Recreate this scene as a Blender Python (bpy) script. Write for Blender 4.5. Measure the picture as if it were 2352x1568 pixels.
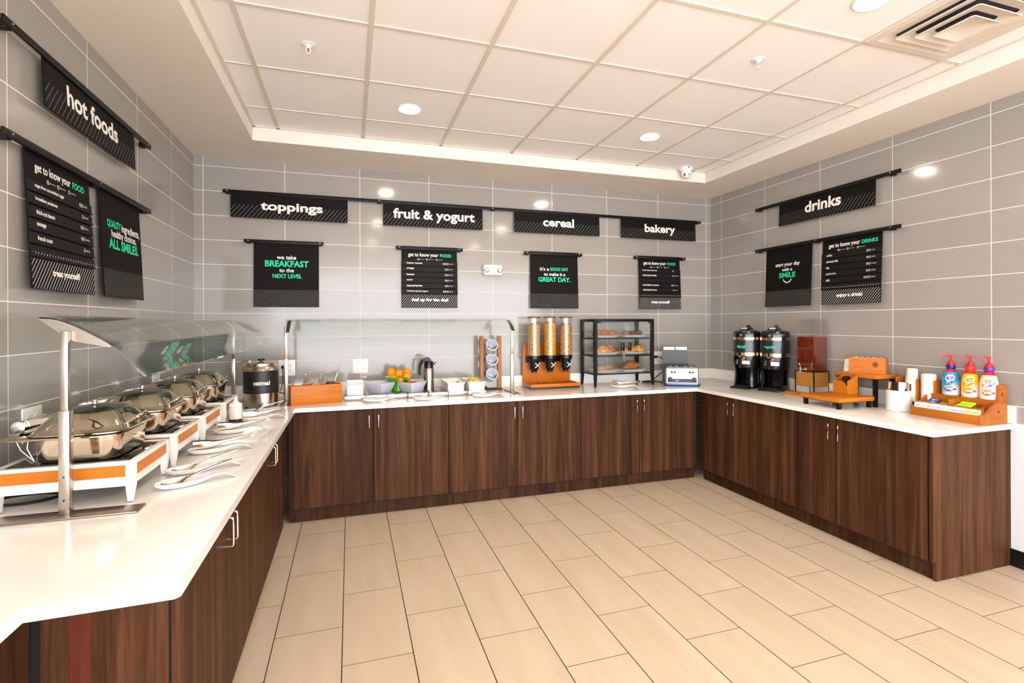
import bpy, bmesh, math, random
from mathutils import Vector, Matrix, Euler
random.seed(7)
for o in list(bpy.data.objects): bpy.data.objects.remove(o, do_unlink=True)
SC = bpy.context.scene
COL = SC.collection
PI = math.pi
R = math.radians

# ------------------------------------------------------------------ camera
def make_camera():
    yaw, roll = R(17.8919), R(-.2227)
    F = Vector((math.sin(yaw), math.cos(yaw), 0)); Rt = Vector((math.cos(yaw), -math.sin(yaw), 0)); U = Rt.cross(F)
    R2 = Rt * math.cos(roll) + U * math.sin(roll); U2 = -Rt * math.sin(roll) + U * math.cos(roll)
    cd = bpy.data.cameras.new('camera'); cam = bpy.data.objects.new('camera', cd); COL.objects.link(cam)
    m = Matrix((R2, U2, -F)).transposed().to_4x4(); m.translation = Vector((1.2053, -4.7667, 1.4898))
    cam.matrix_world = m
    cd.sensor_width = 36; cd.lens = 1177.17 / 2352 * 36
    cd.shift_x = -7.4 / 2352; cd.shift_y = -43.6 / 2352
    cd.clip_start = .02
    SC.camera = cam
make_camera()

# ------------------------------------------------------------------ light and exposure
WORLD_RGB, WORLD_STR = (.90, .96, 1.06), 3.5
LAMP_RGB, LAMP_STR = (1.0, .92, .80), 75
SC.view_settings.view_transform = 'Standard'; SC.view_settings.look = 'None'
SC.view_settings.exposure = 1.5; SC.view_settings.gamma = 1; SC.view_settings.use_curve_mapping = False
SC.cycles.use_denoising = True
SC.cycles.max_bounces = 10; SC.cycles.transparent_max_bounces = 16; SC.cycles.caustics_reflective = False; SC.cycles.caustics_refractive = False
SC.cycles.sample_clamp_indirect = 6
w = bpy.data.worlds.new('world'); SC.world = w; w.use_nodes = True
w.node_tree.nodes['Background'].inputs[0].default_value = (*WORLD_RGB, 1)
w.node_tree.nodes['Background'].inputs[1].default_value = WORLD_STR

# ------------------------------------------------------------------ materials
def lin(c):
    return tuple((v / 255 / 12.92) if v / 255 <= .04045 else ((v / 255 + .055) / 1.055) ** 2.4 for v in c)
MATS = {}
class NT:
    def __init__(s, m): s.t = m.node_tree; s.b = s.t.nodes['Principled BSDF']
    def n(s, typ, **k):
        x = s.t.nodes.new(typ)
        for a, v in k.items(): setattr(x, a, v)
        return x
    def l(s, a, b): s.t.links.new(a, b)
    def math(s, op, a, b=None, c=None):
        x = s.n('ShaderNodeMath', operation=op)
        for i, v in enumerate((a, b, c)):
            if v is None: continue
            if isinstance(v, (int, float)): x.inputs[i].default_value = v
            else: s.l(v, x.inputs[i])
        return x.outputs[0]
    def mix(s, fac, a, b):
        x = s.n('ShaderNodeMix', data_type='RGBA')
        for i, v in ((0, fac), (6, a), (7, b)):
            if isinstance(v, (int, float)): x.inputs[i].default_value = v
            elif isinstance(v, tuple): x.inputs[i].default_value = (*v, 1)
            else: s.l(v, x.inputs[i])
        return x.outputs[2]
    def mixf(s, fac, a, b):
        x = s.n('ShaderNodeMix', data_type='FLOAT')
        for i, v in ((0, fac), (2, a), (3, b)):
            if isinstance(v, (int, float)): x.inputs[i].default_value = v
            else: s.l(v, x.inputs[i])
        return x.outputs[0]
    def coord(s, scale=(1, 1, 1), loc=(0, 0, 0), rnd=0):
        tc = s.n('ShaderNodeTexCoord'); mp = s.n('ShaderNodeMapping')
        mp.inputs['Scale'].default_value = scale; mp.inputs['Location'].default_value = loc
        s.l(tc.outputs['Object'], mp.inputs[0])
        if rnd:
            oi = s.n('ShaderNodeObjectInfo'); cx = s.n('ShaderNodeCombineXYZ')
            r = s.math('MULTIPLY', oi.outputs['Random'], rnd)
            for i in range(3): s.l(r, cx.inputs[i])
            s.l(cx.outputs[0], mp.inputs['Location'])
        return mp.outputs[0]
    def noise(s, vec, scale=5, detail=4, rough=.55, dist=0):
        x = s.n('ShaderNodeTexNoise'); s.l(vec, x.inputs['Vector'])
        x.inputs['Scale'].default_value = scale; x.inputs['Detail'].default_value = detail
        x.inputs['Roughness'].default_value = rough; x.inputs['Distortion'].default_value = dist
        return x.outputs[0]
    def ramp(s, fac, stops):
        x = s.n('ShaderNodeValToRGB'); e = x.color_ramp.elements
        while len(e) < len(stops): e.new(.5)
        for i, (p, c) in enumerate(stops): e[i].position = p; e[i].color = (*lin(c), 1)
        s.l(fac, x.inputs[0]); return x.outputs[0]
    def bump(s, h, strength=.1, dist=.01):
        x = s.n('ShaderNodeBump'); x.inputs['Strength'].default_value = strength; x.inputs['Distance'].default_value = dist
        s.l(h, x.inputs['Height']); s.l(x.outputs[0], s.b.inputs['Normal']); return x
def base(name):
    m = bpy.data.materials.new(name); m.use_nodes = True; MATS[name] = m; return m, NT(m)
def P(name, rgb, rough=.5, metal=0., var=.06, scale=18, bump=0, bscale=80, coat=0, trans=0, ior=1.45, alpha=1, sss=0, aniso=None, spec=.5):
    """plain surface with a little procedural variation"""
    m, t = base(name); b = t.b; c = lin(rgb)
    co = t.coord(rnd=3) if aniso is None else t.coord(scale=aniso, rnd=3)
    nz = t.noise(co, scale)
    d = tuple(max(0, v * (1 - var)) for v in c); u = tuple(min(1, v * (1 + var)) for v in c)
    t.l(t.mix(nz, d, u), b.inputs['Base Color'])
    b.inputs['Roughness'].default_value = rough; b.inputs['Metallic'].default_value = metal
    if coat: b.inputs['Coat Weight'].default_value = coat; b.inputs['Coat Roughness'].default_value = .06
    if trans: b.inputs['Transmission Weight'].default_value = trans
    b.inputs['Specular IOR Level'].default_value = spec; b.inputs['IOR'].default_value = ior; b.inputs['Alpha'].default_value = alpha
    if sss: b.inputs['Subsurface Weight'].default_value = sss; b.inputs['Subsurface Radius'].default_value = (.01, .006, .003)
    if bump: t.bump(t.noise(co, bscale, 3), bump, .004)
    return m
def glass(name, rgb=(235, 245, 240), a=.12, rough=.02):
    """thin clear sheet: mostly see-through, mirror-like by angle"""
    m, t = base(name); nt = t.t; out = nt.nodes['Material Output']
    tr = t.n('ShaderNodeBsdfTransparent'); tr.inputs[0].default_value = (*lin(rgb), 1)
    gl = t.n('ShaderNodeBsdfGlossy'); gl.inputs['Roughness'].default_value = rough; gl.inputs[0].default_value = (1, 1, 1, 1)
    lw = t.n('ShaderNodeLayerWeight'); lw.inputs[0].default_value = .5
    nz = t.noise(t.coord(), 3)
    f = t.math('MULTIPLY_ADD', t.math('POWER', lw.outputs['Facing'], 5), .9, t.math('MULTIPLY_ADD', nz, .01, a * .3))
    mx = t.n('ShaderNodeMixShader'); t.l(f, mx.inputs[0]); t.l(tr.outputs[0], mx.inputs[1]); t.l(gl.outputs[0], mx.inputs[2])
    t.l(mx.outputs[0], out.inputs[0]); return m
def emit(name, rgb, strength):
    m, t = base(name); t.b.inputs['Base Color'].default_value = (0, 0, 0, 1)
    nz = t.noise(t.coord(), 2); t.l(t.mix(nz, rgb, tuple(v * .98 for v in rgb)), t.b.inputs['Emission Color'])
    t.b.inputs['Emission Strength'].default_value = strength; return m

def tile_mat(name, axis, u0):
    m, t = base(name)
    tc = t.n('ShaderNodeTexCoord'); sp = t.n('ShaderNodeSeparateXYZ'); t.l(tc.outputs['Object'], sp.inputs[0])
    u = t.math('SUBTRACT', sp.outputs[axis], u0); v = t.math('SUBTRACT', sp.outputs[2], 2.7822)
    du = t.math('PINGPONG', u, .613 / 2); dv = t.math('PINGPONG', v, .2012 / 2)
    d = t.math('MINIMUM', du, dv)
    line = t.math('LESS_THAN', d, .0021)
    iu = t.math('FLOOR', t.math('DIVIDE', u, .613)); iv = t.math('FLOOR', t.math('DIVIDE', v, .2012))
    wn = t.n('ShaderNodeTexWhiteNoise', noise_dimensions='2D'); cx = t.n('ShaderNodeCombineXYZ')
    t.l(iu, cx.inputs[0]); t.l(iv, cx.inputs[1]); t.l(cx.outputs[0], wn.inputs[0])
    tilec = t.mix(wn.outputs[0], lin((152, 145, 138)), lin((159, 152, 145)))
    t.l(t.mix(line, tilec, lin((232, 224, 214))), t.b.inputs['Base Color'])
    t.l(t.mixf(line, .11, .8), t.b.inputs['Roughness'])
    t.b.inputs['IOR'].default_value = 1.5
    co = t.coord(); nz = t.noise(co, 2.2, 2)
    edge = t.n('ShaderNodeMapRange'); edge.inputs[1].default_value = .0015; edge.inputs[2].default_value = .006
    t.l(d, edge.inputs[0])
    h = t.math('ADD', t.math('MULTIPLY', edge.outputs[0], .12), t.math('MULTIPLY', nz, .5))
    t.bump(h, .12, .01); return m
def floor_mat():
    m, t = base('floor_tile')
    tc = t.n('ShaderNodeTexCoord'); sp = t.n('ShaderNodeSeparateXYZ'); t.l(tc.outputs['Object'], sp.inputs[0])
    W, L = .307, .6145
    u = t.math('SUBTRACT', sp.outputs[0], .86 - W * 20)
    i = t.math('FLOOR', t.math('DIVIDE', u, W)); par = t.math('MODULO', i, 2)
    v = t.math('ADD', t.math('ADD', sp.outputs[1], 1.1885), t.math('MULTIPLY', t.math('SUBTRACT', 1, par), -L / 2))
    v = t.math('ADD', v, L * 20)
    du = t.math('PINGPONG', u, W / 2); dv = t.math('PINGPONG', v, L / 2)
    line = t.math('MAXIMUM', t.math('LESS_THAN', du, .0024), t.math('LESS_THAN', dv, .0016))
    j = t.math('FLOOR', t.math('DIVIDE', v, L))
    cx = t.n('ShaderNodeCombineXYZ'); t.l(i, cx.inputs[0]); t.l(j, cx.inputs[1])
    wn = t.n('ShaderNodeTexWhiteNoise', noise_dimensions='2D'); t.l(cx.outputs[0], wn.inputs[0])
    off = t.n('ShaderNodeVectorMath', operation='SCALE'); t.l(wn.outputs[1], off.inputs[0]); off.inputs[3].default_value = 7
    ad = t.n('ShaderNodeVectorMath', operation='ADD'); t.l(tc.outputs['Object'], ad.inputs[0]); t.l(off.outputs[0], ad.inputs[1])
    mp = t.n('ShaderNodeMapping'); mp.inputs['Scale'].default_value = (1, 2.4, 1); t.l(ad.outputs[0], mp.inputs[0])
    wv = t.n('ShaderNodeTexWave', bands_direction='Y'); t.l(mp.outputs[0], wv.inputs[0])
    wv.inputs['Scale'].default_value = 9; wv.inputs['Distortion'].default_value = 9; wv.inputs['Detail'].default_value = 2; wv.inputs['Detail Scale'].default_value = .5
    mp2 = t.n('ShaderNodeMapping'); mp2.inputs['Scale'].default_value = (9, 1.2, 1); t.l(ad.outputs[0], mp2.inputs[0])
    big = t.noise(mp2.outputs[0], 1, 3)
    f = t.math('ADD', t.math('MULTIPLY', wv.outputs[1], .22), t.math('MULTIPLY', big, .9))
    c = t.ramp(f, [(.2, (200, 178, 152)), (.75, (220, 200, 175))])
    c = t.mix(t.math('MULTIPLY', wn.outputs[0], .25), c, lin((208, 188, 162)))
    t.l(t.mix(line, c, lin((56, 42, 30))), t.b.inputs['Base Color'])
    t.l(t.mixf(line, .42, .9), t.b.inputs['Roughness'])
    t.bump(t.math('ADD', t.math('MULTIPLY', line, -1), t.math('MULTIPLY', wv.outputs[1], .25)), .1, .003); return m
def wood(name, stops, scale=(26, 26, 1.3), rough=.42, fig=.5, coat=0, spec=.3):
    """straight grain: broad bands, finer streaks and pores, all stretched along one axis"""
    m, t = base(name)
    a = t.noise(t.coord(scale=scale, rnd=9), 1.0, 5, .6, .8)
    b = t.noise(t.coord(scale=tuple(v * 6 for v in scale), rnd=5), 1.0, 4, .7)
    d = t.noise(t.coord(scale=tuple(v * .35 for v in scale), rnd=7), 1.0, 2)
    f = t.math('ADD', t.math('MULTIPLY', a, .55), t.math('ADD', t.math('MULTIPLY', b, .25), t.math('MULTIPLY', d, .25)))
    t.l(t.ramp(f, stops), t.b.inputs['Base Color'])
    t.b.inputs['Roughness'].default_value = rough; t.b.inputs['Specular IOR Level'].default_value = spec
    if coat: t.b.inputs['Coat Weight'].default_value = coat; t.b.inputs['Coat Roughness'].default_value = .15
    t.bump(b, .06, .002); return m
def knotwood(name, stops, knots, scale, rough=.45):
    """stained pine with dark knots at given local spots: (x, y, z, radius)"""
    m, t = base(name); co = t.coord(scale=scale, rnd=4); a = t.noise(co, 1, 5, .6, .6)
    c = t.ramp(a, stops); tc = t.n('ShaderNodeTexCoord')
    for x, y, z, r in knots:
        d = t.n('ShaderNodeVectorMath', operation='DISTANCE'); t.l(tc.outputs['Object'], d.inputs[0]); d.inputs[1].default_value = (x, y, z)
        mr = t.n('ShaderNodeMapRange'); t.l(d.outputs['Value'], mr.inputs[0]); mr.inputs[1].default_value = r * .6; mr.inputs[2].default_value = r * 1.1
        mr.inputs[3].default_value = 1; mr.inputs[4].default_value = 0
        c = t.mix(mr.outputs[0], c, lin((110, 52, 14)))
    t.l(c, t.b.inputs['Base Color']); t.b.inputs['Roughness'].default_value = rough; return m
def brushed(name, rgb, rough=.28, aniso=(3, 3, 160)):
    m, t = base(name); nz = t.noise(t.coord(scale=aniso, rnd=2), 1, 3)
    c = lin(rgb); t.l(t.mix(nz, tuple(v * .88 for v in c), c), t.b.inputs['Base Color'])
    t.b.inputs['Metallic'].default_value = 1; t.l(t.mixf(nz, rough * .8, rough * 1.3), t.b.inputs['Roughness']); return m
def cereal(name, cols, scale=190):
    m, t = base(name); v = t.n('ShaderNodeTexVoronoi'); v.inputs['Scale'].default_value = scale; t.l(t.coord(), v.inputs['Vector'])
    sp = t.n('ShaderNodeSeparateColor'); t.l(v.outputs['Color'], sp.inputs[0])
    x = t.n('ShaderNodeValToRGB'); x.color_ramp.interpolation = 'CONSTANT'; e = x.color_ramp.elements
    while len(e) < len(cols): e.new(.5)
    for k, (p, c) in enumerate(cols): e[k].position = p; e[k].color = (*lin(c), 1)
    t.l(sp.outputs[0], x.inputs[0])
    t.l(x.outputs[0], t.b.inputs['Base Color']); t.b.inputs['Roughness'].default_value = .8
    t.bump(v.outputs['Distance'], .7, .004).invert = True; return m

TILE_B = tile_mat('wall_tile_back', 0, .069); TILE_L = tile_mat('wall_tile_left', 1, -.5437); TILE_R = tile_mat('wall_tile_right', 1, -.1725)
FLOOR = floor_mat()
PAINT = P('cream_paint', (236, 227, 214), .75, var=.015, scale=3)
CEIL = P("ceiling_tile", (250, 246, 243), .9, var=.02, scale=140, bump=.12, bscale=260)
GRID = P('ceiling_grid', (222, 212, 198), .6, var=.02)
WHITEWALL = P('white_wall_paint', (226, 226, 228), .8, var=.015)
QUARTZ = P('white_quartz', (243, 238, 230), .16, var=.012, scale=60)
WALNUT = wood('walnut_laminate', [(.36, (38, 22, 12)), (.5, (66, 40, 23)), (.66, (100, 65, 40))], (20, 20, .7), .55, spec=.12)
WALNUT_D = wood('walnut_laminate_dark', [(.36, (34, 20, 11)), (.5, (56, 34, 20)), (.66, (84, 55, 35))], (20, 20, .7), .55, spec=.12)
MAHOG = wood('reddish_filler', [(.3, (72, 28, 16)), (.7, (110, 50, 30))], (22, 22, .9))
GAP = P('dark_gap', (18, 14, 12), .9)
ORANGE = wood('stained_wood', [(.3, (172, 92, 16)), (.55, (196, 112, 26)), (.75, (206, 124, 36))], (30, 3, 30), .4, .3)
ORANGE_X = wood('stained_wood_x', [(.3, (172, 92, 16)), (.55, (198, 112, 24)), (.75, (210, 126, 36))], (3, 30, 30), .4, .3)
ORANGE_P = wood('stained_plywood', [(.28, (150, 76, 12)), (.5, (188, 104, 22)), (.75, (202, 122, 34))], (5, 5, 5), .35, .3)
CHROME = P('chrome', (235, 232, 228), .06, 1, var=.02)
STEEL = brushed('brushed_steel', (196, 186, 174), .24, (160, 160, 4))
STEEL_D = brushed('brushed_steel_dark', (150, 138, 124), .32, (4, 160, 160))
PANST = P('polished_steel', (214, 200, 182), .09, 1, var=.05, scale=12)
BLACK = P('black_plastic', (16, 15, 16), .28, var=.1)
BLACKM = P('black_metal', (16, 14, 13), .45, var=.1, spec=.25)
BLACKG = P('black_glass', (10, 10, 11), .05, var=.1)
SIGNB = P('black_sign_board', (17, 14, 13), .6, var=.08, spec=.15)
SLAT = P('charcoal_slat', (23, 20, 20), .55, var=.08, spec=.2)
INK_W = P('white_lettering', (238, 232, 224), .5, var=.01)
INK_G = P('green_lettering', (24, 206, 150), .5, var=.01)
INK_S = P('grey_stripe_ink', (150, 148, 140), .5, var=.01)
INK_R = P('red_ink', (200, 24, 34), .5, var=.02)
WHITE = P('white_ceramic', (240, 238, 236), .12, var=.01, coat=.3)
WHITEP = P('white_plastic', (238, 236, 232), .35, var=.01)
WPAINT = P('white_painted_wood', (240, 235, 226), .4, var=.012)
GREY_W = P('pale_grey_melamine', (222, 222, 232), .3, var=.01)
GLASS = glass('clear_glass', (251, 253, 252), .06)
GLASS_G = glass('green_tinted_glass', (240, 246, 243), .10)
ACRYL = glass('clear_acrylic', (250, 249, 247), .1)

# ------------------------------------------------------------------ mesh building
class MB:
    """collects shapes into ONE mesh"""
    def __init__(s): s.bm = bmesh.new(); s.mi = 0; s.M = Matrix()
    def _new(s, verts, faces, M=None):
        T = s.M @ M if M is not None else s.M
        vs = [s.bm.verts.new(T @ Vector(v)) for v in verts]
        out = []
        for f in faces:
            try: fc = s.bm.faces.new([vs[i] for i in f])
            except ValueError: continue
            fc.material_index = s.mi; out.append(fc)
        return vs, out
    def box(s, x0, x1, y0, y1, z0, z1, b=0, M=None, seg=2):
        x0, x1 = min(x0, x1), max(x0, x1); y0, y1 = min(y0, y1), max(y0, y1); z0, z1 = min(z0, z1), max(z0, z1)
        v = [(x0, y0, z0), (x1, y0, z0), (x1, y1, z0), (x0, y1, z0), (x0, y0, z1), (x1, y0, z1), (x1, y1, z1), (x0, y1, z1)]
        f = [(3, 2, 1, 0), (4, 5, 6, 7), (0, 1, 5, 4), (1, 2, 6, 5), (2, 3, 7, 6), (3, 0, 4, 7)]
        vs, fs = s._new(v, f, M)
        if b:
            e = list({e for q in fs for e in q.edges})
            r = bmesh.ops.bevel(s.bm, geom=e, offset=b, segments=seg, profile=.5, affect='EDGES')
            for q in r['faces']: q.material_index = s.mi
        return s
    def taper(s, b0, b1, z0, z1, M=None):
        """box whose bottom rectangle b0 = (x0, x1, y0, y1) turns into b1 at the top"""
        v = [(b0[0], b0[2], z0), (b0[1], b0[2], z0), (b0[1], b0[3], z0), (b0[0], b0[3], z0), (b1[0], b1[2], z1), (b1[1], b1[2], z1), (b1[1], b1[3], z1), (b1[0], b1[3], z1)]
        s._new(v, [(3, 2, 1, 0), (4, 5, 6, 7), (0, 1, 5, 4), (1, 2, 6, 5), (2, 3, 7, 6), (3, 0, 4, 7)], M); return s
    def prism(s, poly, h0, h1, plane='xz', M=None):
        """polygon in a plane pushed from h0 to h1 along the third axis"""
        def p(a, b, h): return {'xz': (a, h, b), 'xy': (a, b, h), 'yz': (h, a, b)}[plane]
        n = len(poly); v = [p(a, b, h0) for a, b in poly] + [p(a, b, h1) for a, b in poly]
        f = [tuple(range(n - 1, -1, -1)), tuple(range(n, 2 * n))] + [(i, (i + 1) % n, n + (i + 1) % n, n + i) for i in range(n)]
        s._new(v, f, M); return s
    def loft(s, rings, cap0=True, cap1=True, M=None, closed=True):
        n = len(rings[0]); v = [p for r in rings for p in r]; f = []
        for k in range(len(rings) - 1):
            for i in range(n if closed else n - 1):
                j = (i + 1) % n; f.append((k * n + i, k * n + j, (k + 1) * n + j, (k + 1) * n + i))
        if cap0: f.append(tuple(range(n - 1, -1, -1)))
        if cap1: f.append(tuple((len(rings) - 1) * n + i for i in range(n)))
        s._new(v, f, M); return s
    def lathe(s, prof, seg=32, c=(0, 0, 0), M=None, sx=1, sy=1, cap0=True, cap1=True):
        rings = [[(c[0] + max(r, 1e-5) * sx * math.cos(2 * PI * i / seg), c[1] + max(r, 1e-5) * sy * math.sin(2 * PI * i / seg), c[2] + z) for i in range(seg)] for r, z in prof]
        return s.loft(rings, cap0, cap1, M)
    def cyl(s, r, z0, z1, c=(0, 0), seg=24, b=0, M=None):
        p = [(r, z0), (r, z1)] if not b else [(r - b, z0), (r - b * .3, z0 + b * .3), (r, z0 + b), (r, z1 - b), (r - b * .3, z1 - b * .3), (r - b, z1)]
        return s.lathe(p, seg, (c[0], c[1], 0), M)
    def rod(s, a, b, r, seg=12):
        return s.tube([a, b], r, seg)
    def tube(s, pts, r, seg=10, M=None, closed=False):
        pts = [Vector(p) for p in pts]; n = len(pts); rings = []
        rs = r if isinstance(r, (list, tuple)) else [r] * n
        t0 = (pts[1] - pts[0]).normalized(); up = Vector((0, 0, 1)) if abs(t0.z) < .9 else Vector((1, 0, 0))
        nrm = t0.cross(up).normalized()
        for i, p in enumerate(pts):
            if closed: t = (pts[(i + 1) % n] - pts[i - 1]).normalized()
            else: t = (pts[min(i + 1, n - 1)] - pts[max(i - 1, 0)]).normalized()
            nrm = (nrm - t * nrm.dot(t)).normalized(); bn = t.cross(nrm)
            rings.append([tuple(p + (nrm * math.cos(2 * PI * k / seg) + bn * math.sin(2 * PI * k / seg)) * rs[i]) for k in range(seg)])
        if closed: rings.append(rings[0])
        return s.loft(rings, not closed, not closed, M)
    def ball(s, r, c=(0, 0, 0), sc=(1, 1, 1), seg=24, M=None, jit=0, rng=None):
        rings = []
        m = seg // 2
        for k in range(1, m):
            a = -PI / 2 + PI * k / m
            rings.append([(c[0] + r * sc[0] * math.cos(a) * math.cos(2 * PI * i / seg), c[1] + r * sc[1] * math.cos(a) * math.sin(2 * PI * i / seg), c[2] + r * sc[2] * math.sin(a)) for i in range(seg)])
        if jit:
            rng = rng or random
            rings = [[tuple(c[q] + (p[q] - c[q]) * (1 + rng.uniform(-jit, jit)) for q in range(3)) for p in ring] for ring in rings]
        n = len(rings); bot = (c[0], c[1], c[2] - r * sc[2]); top = (c[0], c[1], c[2] + r * sc[2])
        v = [p for q in rings for p in q] + [bot, top]; f = []
        for k in range(n - 1):
            for i in range(seg):
                j = (i + 1) % seg; f.append((k * seg + i, k * seg + j, (k + 1) * seg + j, (k + 1) * seg + i))
        for i in range(seg):
            j = (i + 1) % seg; f.append((j, i, n * seg)); f.append(((n - 1) * seg + i, (n - 1) * seg + j, n * seg + 1))
        s._new(v, f, M); return s
    def mesh(s, vf, M=None):
        s._new(vf[0], vf[1], M); return s
def rrect(hx, hy, r, z, cx=0, cy=0, n=5):
    """ring of a rounded rectangle"""
    out = []
    for sx, sy, a0 in ((1, 1, 0), (-1, 1, 90), (-1, -1, 180), (1, -1, 270)):
        for k in range(n):
            a = R(a0 + 90 * k / (n - 1)); out.append((cx + sx * (hx - r) + r * math.cos(a), cy + sy * (hy - r) + r * math.sin(a), z))
    return out
def arc(c, r, a0, a1, n=8):
    return [(c[0] + r * math.cos(R(a0 + (a1 - a0) * k / n)), c[1] + r * math.sin(R(a0 + (a1 - a0) * k / n))) for k in range(n + 1)]
def tag(o, label=None, cat=None, group=None, kind=None):
    if label: o['label'] = label
    if cat: o['category'] = cat
    if group: o['group'] = group
    if kind: o['kind'] = kind
    return o
def obj(name, mb, mats, parent=None, label=None, smooth=32, loc=None, rot=None):
    me = bpy.data.meshes.new(name)
    bmesh.ops.recalc_face_normals(mb.bm, faces=mb.bm.faces[:])
    mb.bm.to_mesh(me); mb.bm.free()
    for m in (mats if isinstance(mats, (list, tuple)) else [mats]): me.materials.append(m)
    if smooth:
        me.polygons.foreach_set('use_smooth', [True] * len(me.polygons)); me.set_sharp_from_angle(angle=R(smooth))
    o = bpy.data.objects.new(name, me); COL.objects.link(o)
    if parent: o.parent = parent
    if loc: o.location = loc
    if rot: o.rotation_euler = rot
    if label: o['label'] = label
    return o
def thing(name, label, cat, loc=(0, 0, 0), rz=0, group=None, rot=None):
    o = bpy.data.objects.new(name, None); o.empty_display_size = .05; COL.objects.link(o)
    o.location = loc; o.rotation_euler = rot or (0, 0, rz)
    return tag(o, label, cat, group)
def dup(root, loc=None, rz=None, label=None, group=None, rot=None):
    def cp(o, par):
        c = o.copy(); COL.objects.link(c)
        if par: c.parent = par
        for ch in o.children: cp(ch, c)
        return c
    r = cp(root, None)
    if loc is not None: r.location = loc
    if rz is not None: r.rotation_euler = (0, 0, rz)
    if rot is not None: r.rotation_euler = rot
    if label: r['label'] = label
    if group: r['group'] = group
    return r
_T = {}
def text(body, bold=.012, res=3):
    """flat letter shapes in the XY plane, bounding box moved to the origin: verts, faces, width, height"""
    k = (body, bold)
    if k in _T: return _T[k]
    cu = bpy.data.curves.new('t', 'FONT'); cu.body = body; cu.size = 1; cu.offset = bold; cu.resolution_u = res; cu.fill_mode = 'FRONT'
    o = bpy.data.objects.new('t', cu); COL.objects.link(o)
    dg = bpy.context.evaluated_depsgraph_get(); me = bpy.data.meshes.new_from_object(o.evaluated_get(dg))
    v = [tuple(q.co) for q in me.vertices]; f = [tuple(p.vertices) for p in me.polygons]
    bpy.data.objects.remove(o); bpy.data.curves.remove(cu); bpy.data.meshes.remove(me)
    x0 = min(q[0] for q in v); x1 = max(q[0] for q in v); y0 = min(q[1] for q in v); y1 = max(q[1] for q in v)
    _T[k] = ([(q[0] - x0, q[1] - y0, 0) for q in v], f, x1 - x0, y1 - y0); return _T[k]
def put_text(mb, body, x0, x1, z0, z1, y, bold=.012, keep=False):
    """letters filling the box x0..x1, z0..z1 on the plane y (seen from -y)"""
    v, f, w_, h_ = text(body, bold); sx = (x1 - x0) / w_; sz = (z1 - z0) / h_
    if keep: sx = sz = min(sx, sz)
    mb.mesh(([(x0 + a * sx, y, z0 + b * sz) for a, b, _ in v], f)); return mb
def wrap_text(mb, body, ang, z0, z1, r, width, bold=.012):
    """letters laid round a cylinder of radius r about z, centred on angle ang measured from -y (counter-clockwise seen from above)"""
    v, f, w_, h_ = text(body, bold)
    out = []
    for a, b, _ in v:
        t = ang + ((a / w_) - .5) * width / r
        out.append((r * math.sin(t), -r * math.cos(t), z0 + b / h_ * (z1 - z0)))
    mb.mesh((out, f)); return mb
def clip_stripe(x, dx, x0, x1, z0, z1, t):
    """one slanted stripe starting at x on the bottom edge, leaning dx to the right by the top, kept inside the rectangle"""
    poly = [(x, z0), (x + t, z0), (x + t + dx, z1), (x + dx, z1)]
    def cut(poly, lim, sign):
        out = []
        for i in range(len(poly)):
            a, b = poly[i], poly[(i + 1) % len(poly)]; ia = (a[0] - lim) * sign >= 0; ib = (b[0] - lim) * sign >= 0
            if ia: out.append(a)
            if ia != ib:
                k = (lim - a[0]) / (b[0] - a[0]); out.append((lim, a[1] + k * (b[1] - a[1])))
        return out
    poly = cut(poly, x0, 1)
    if len(poly) > 2: poly = cut(poly, x1, -1)
    return poly if len(poly) > 2 else None
def stripes(mb, x0, x1, z0, z1, y, pitch, t, slope=.8):
    dx = (z1 - z0) * slope; x = x0 - dx
    while x < x1:
        p = clip_stripe(x, dx, x0, x1, z0, z1, t)
        if p: mb.mesh(([(a, y, b) for a, b in p], [tuple(range(len(p)))]))
        x += pitch

# ------------------------------------------------------------------ room shell
W, ZC, ZT = 5.038, 2.8598, 2.965
def struct(name, mb, m, label=None):
    o = obj(name, mb, m, smooth=0); o['kind'] = 'structure'; return o
m = MB(); m.box(-3.2, 9, -11, .12, -.1, 0); struct('floor', m, FLOOR)
m = MB(); m.box(-.12, W + .12, 0, .12, 0, ZC + .15); struct('wall_back', m, TILE_B)
m = MB(); m.box(-.12, 0, -4.3, 0, 0, ZC + .15); struct('wall_left', m, TILE_L)
m = MB(); m.box(W, W + .12, -5.6, 0, .867, ZC + .15); struct('wall_right', m, TILE_R)
m = MB(); m.box(W, W + .12, -5.6, 0, 0, .867); struct('wall_right_lower', m, WHITEWALL)
m = MB(); m.box(W - .012, W, -5.6, -2.70, 0, .105, b=.003); struct('baseboard_right', m, BLACK)
m = MB(); m.box(.4, 4.7, -11, -.4, ZT, ZT + .05); struct('ceiling', m, CEIL)
# plaster soffit all round the tray ceiling
m = MB()
for b in ((-3.2, .52, -11, .1), (4.556, 9, -11, .1), (.52, 4.556, -.522, .1)): m.box(*b, ZC, ZC + .14)
struct('trim_1', m, PAINT)
# lay-in grid of the tray
m = MB(); g = .012; zg = ZT - .006
for k in range(7):
    x = .695 + k * .617
    m.box(x - g, x + g, -11, -.523, zg, ZT + .002)
for k in range(17):
    y = -.906 - k * .6165
    m.box(.521, 4.555, y - g * .8, y + g * .8, zg + .001, ZT + .003)
for b in ((.521, .54, -11, -.523), (4.537, 4.555, -11, -.523), (.521, 4.555, -.541, -.523)): m.box(*b, zg, ZT + .002)
struct('trim_2', m, GRID)
# stone upstand along the three walls
m = MB()
m.box(0, W, -.02, 0, .867, .974, b=.002); m.box(W - .02, W, -2.75, -.0205, .867, .974, b=.002); m.box(0, .02, -4.3, -.0205, .867, .974, b=.002)
struct('trim_3', m, QUARTZ)

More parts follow.
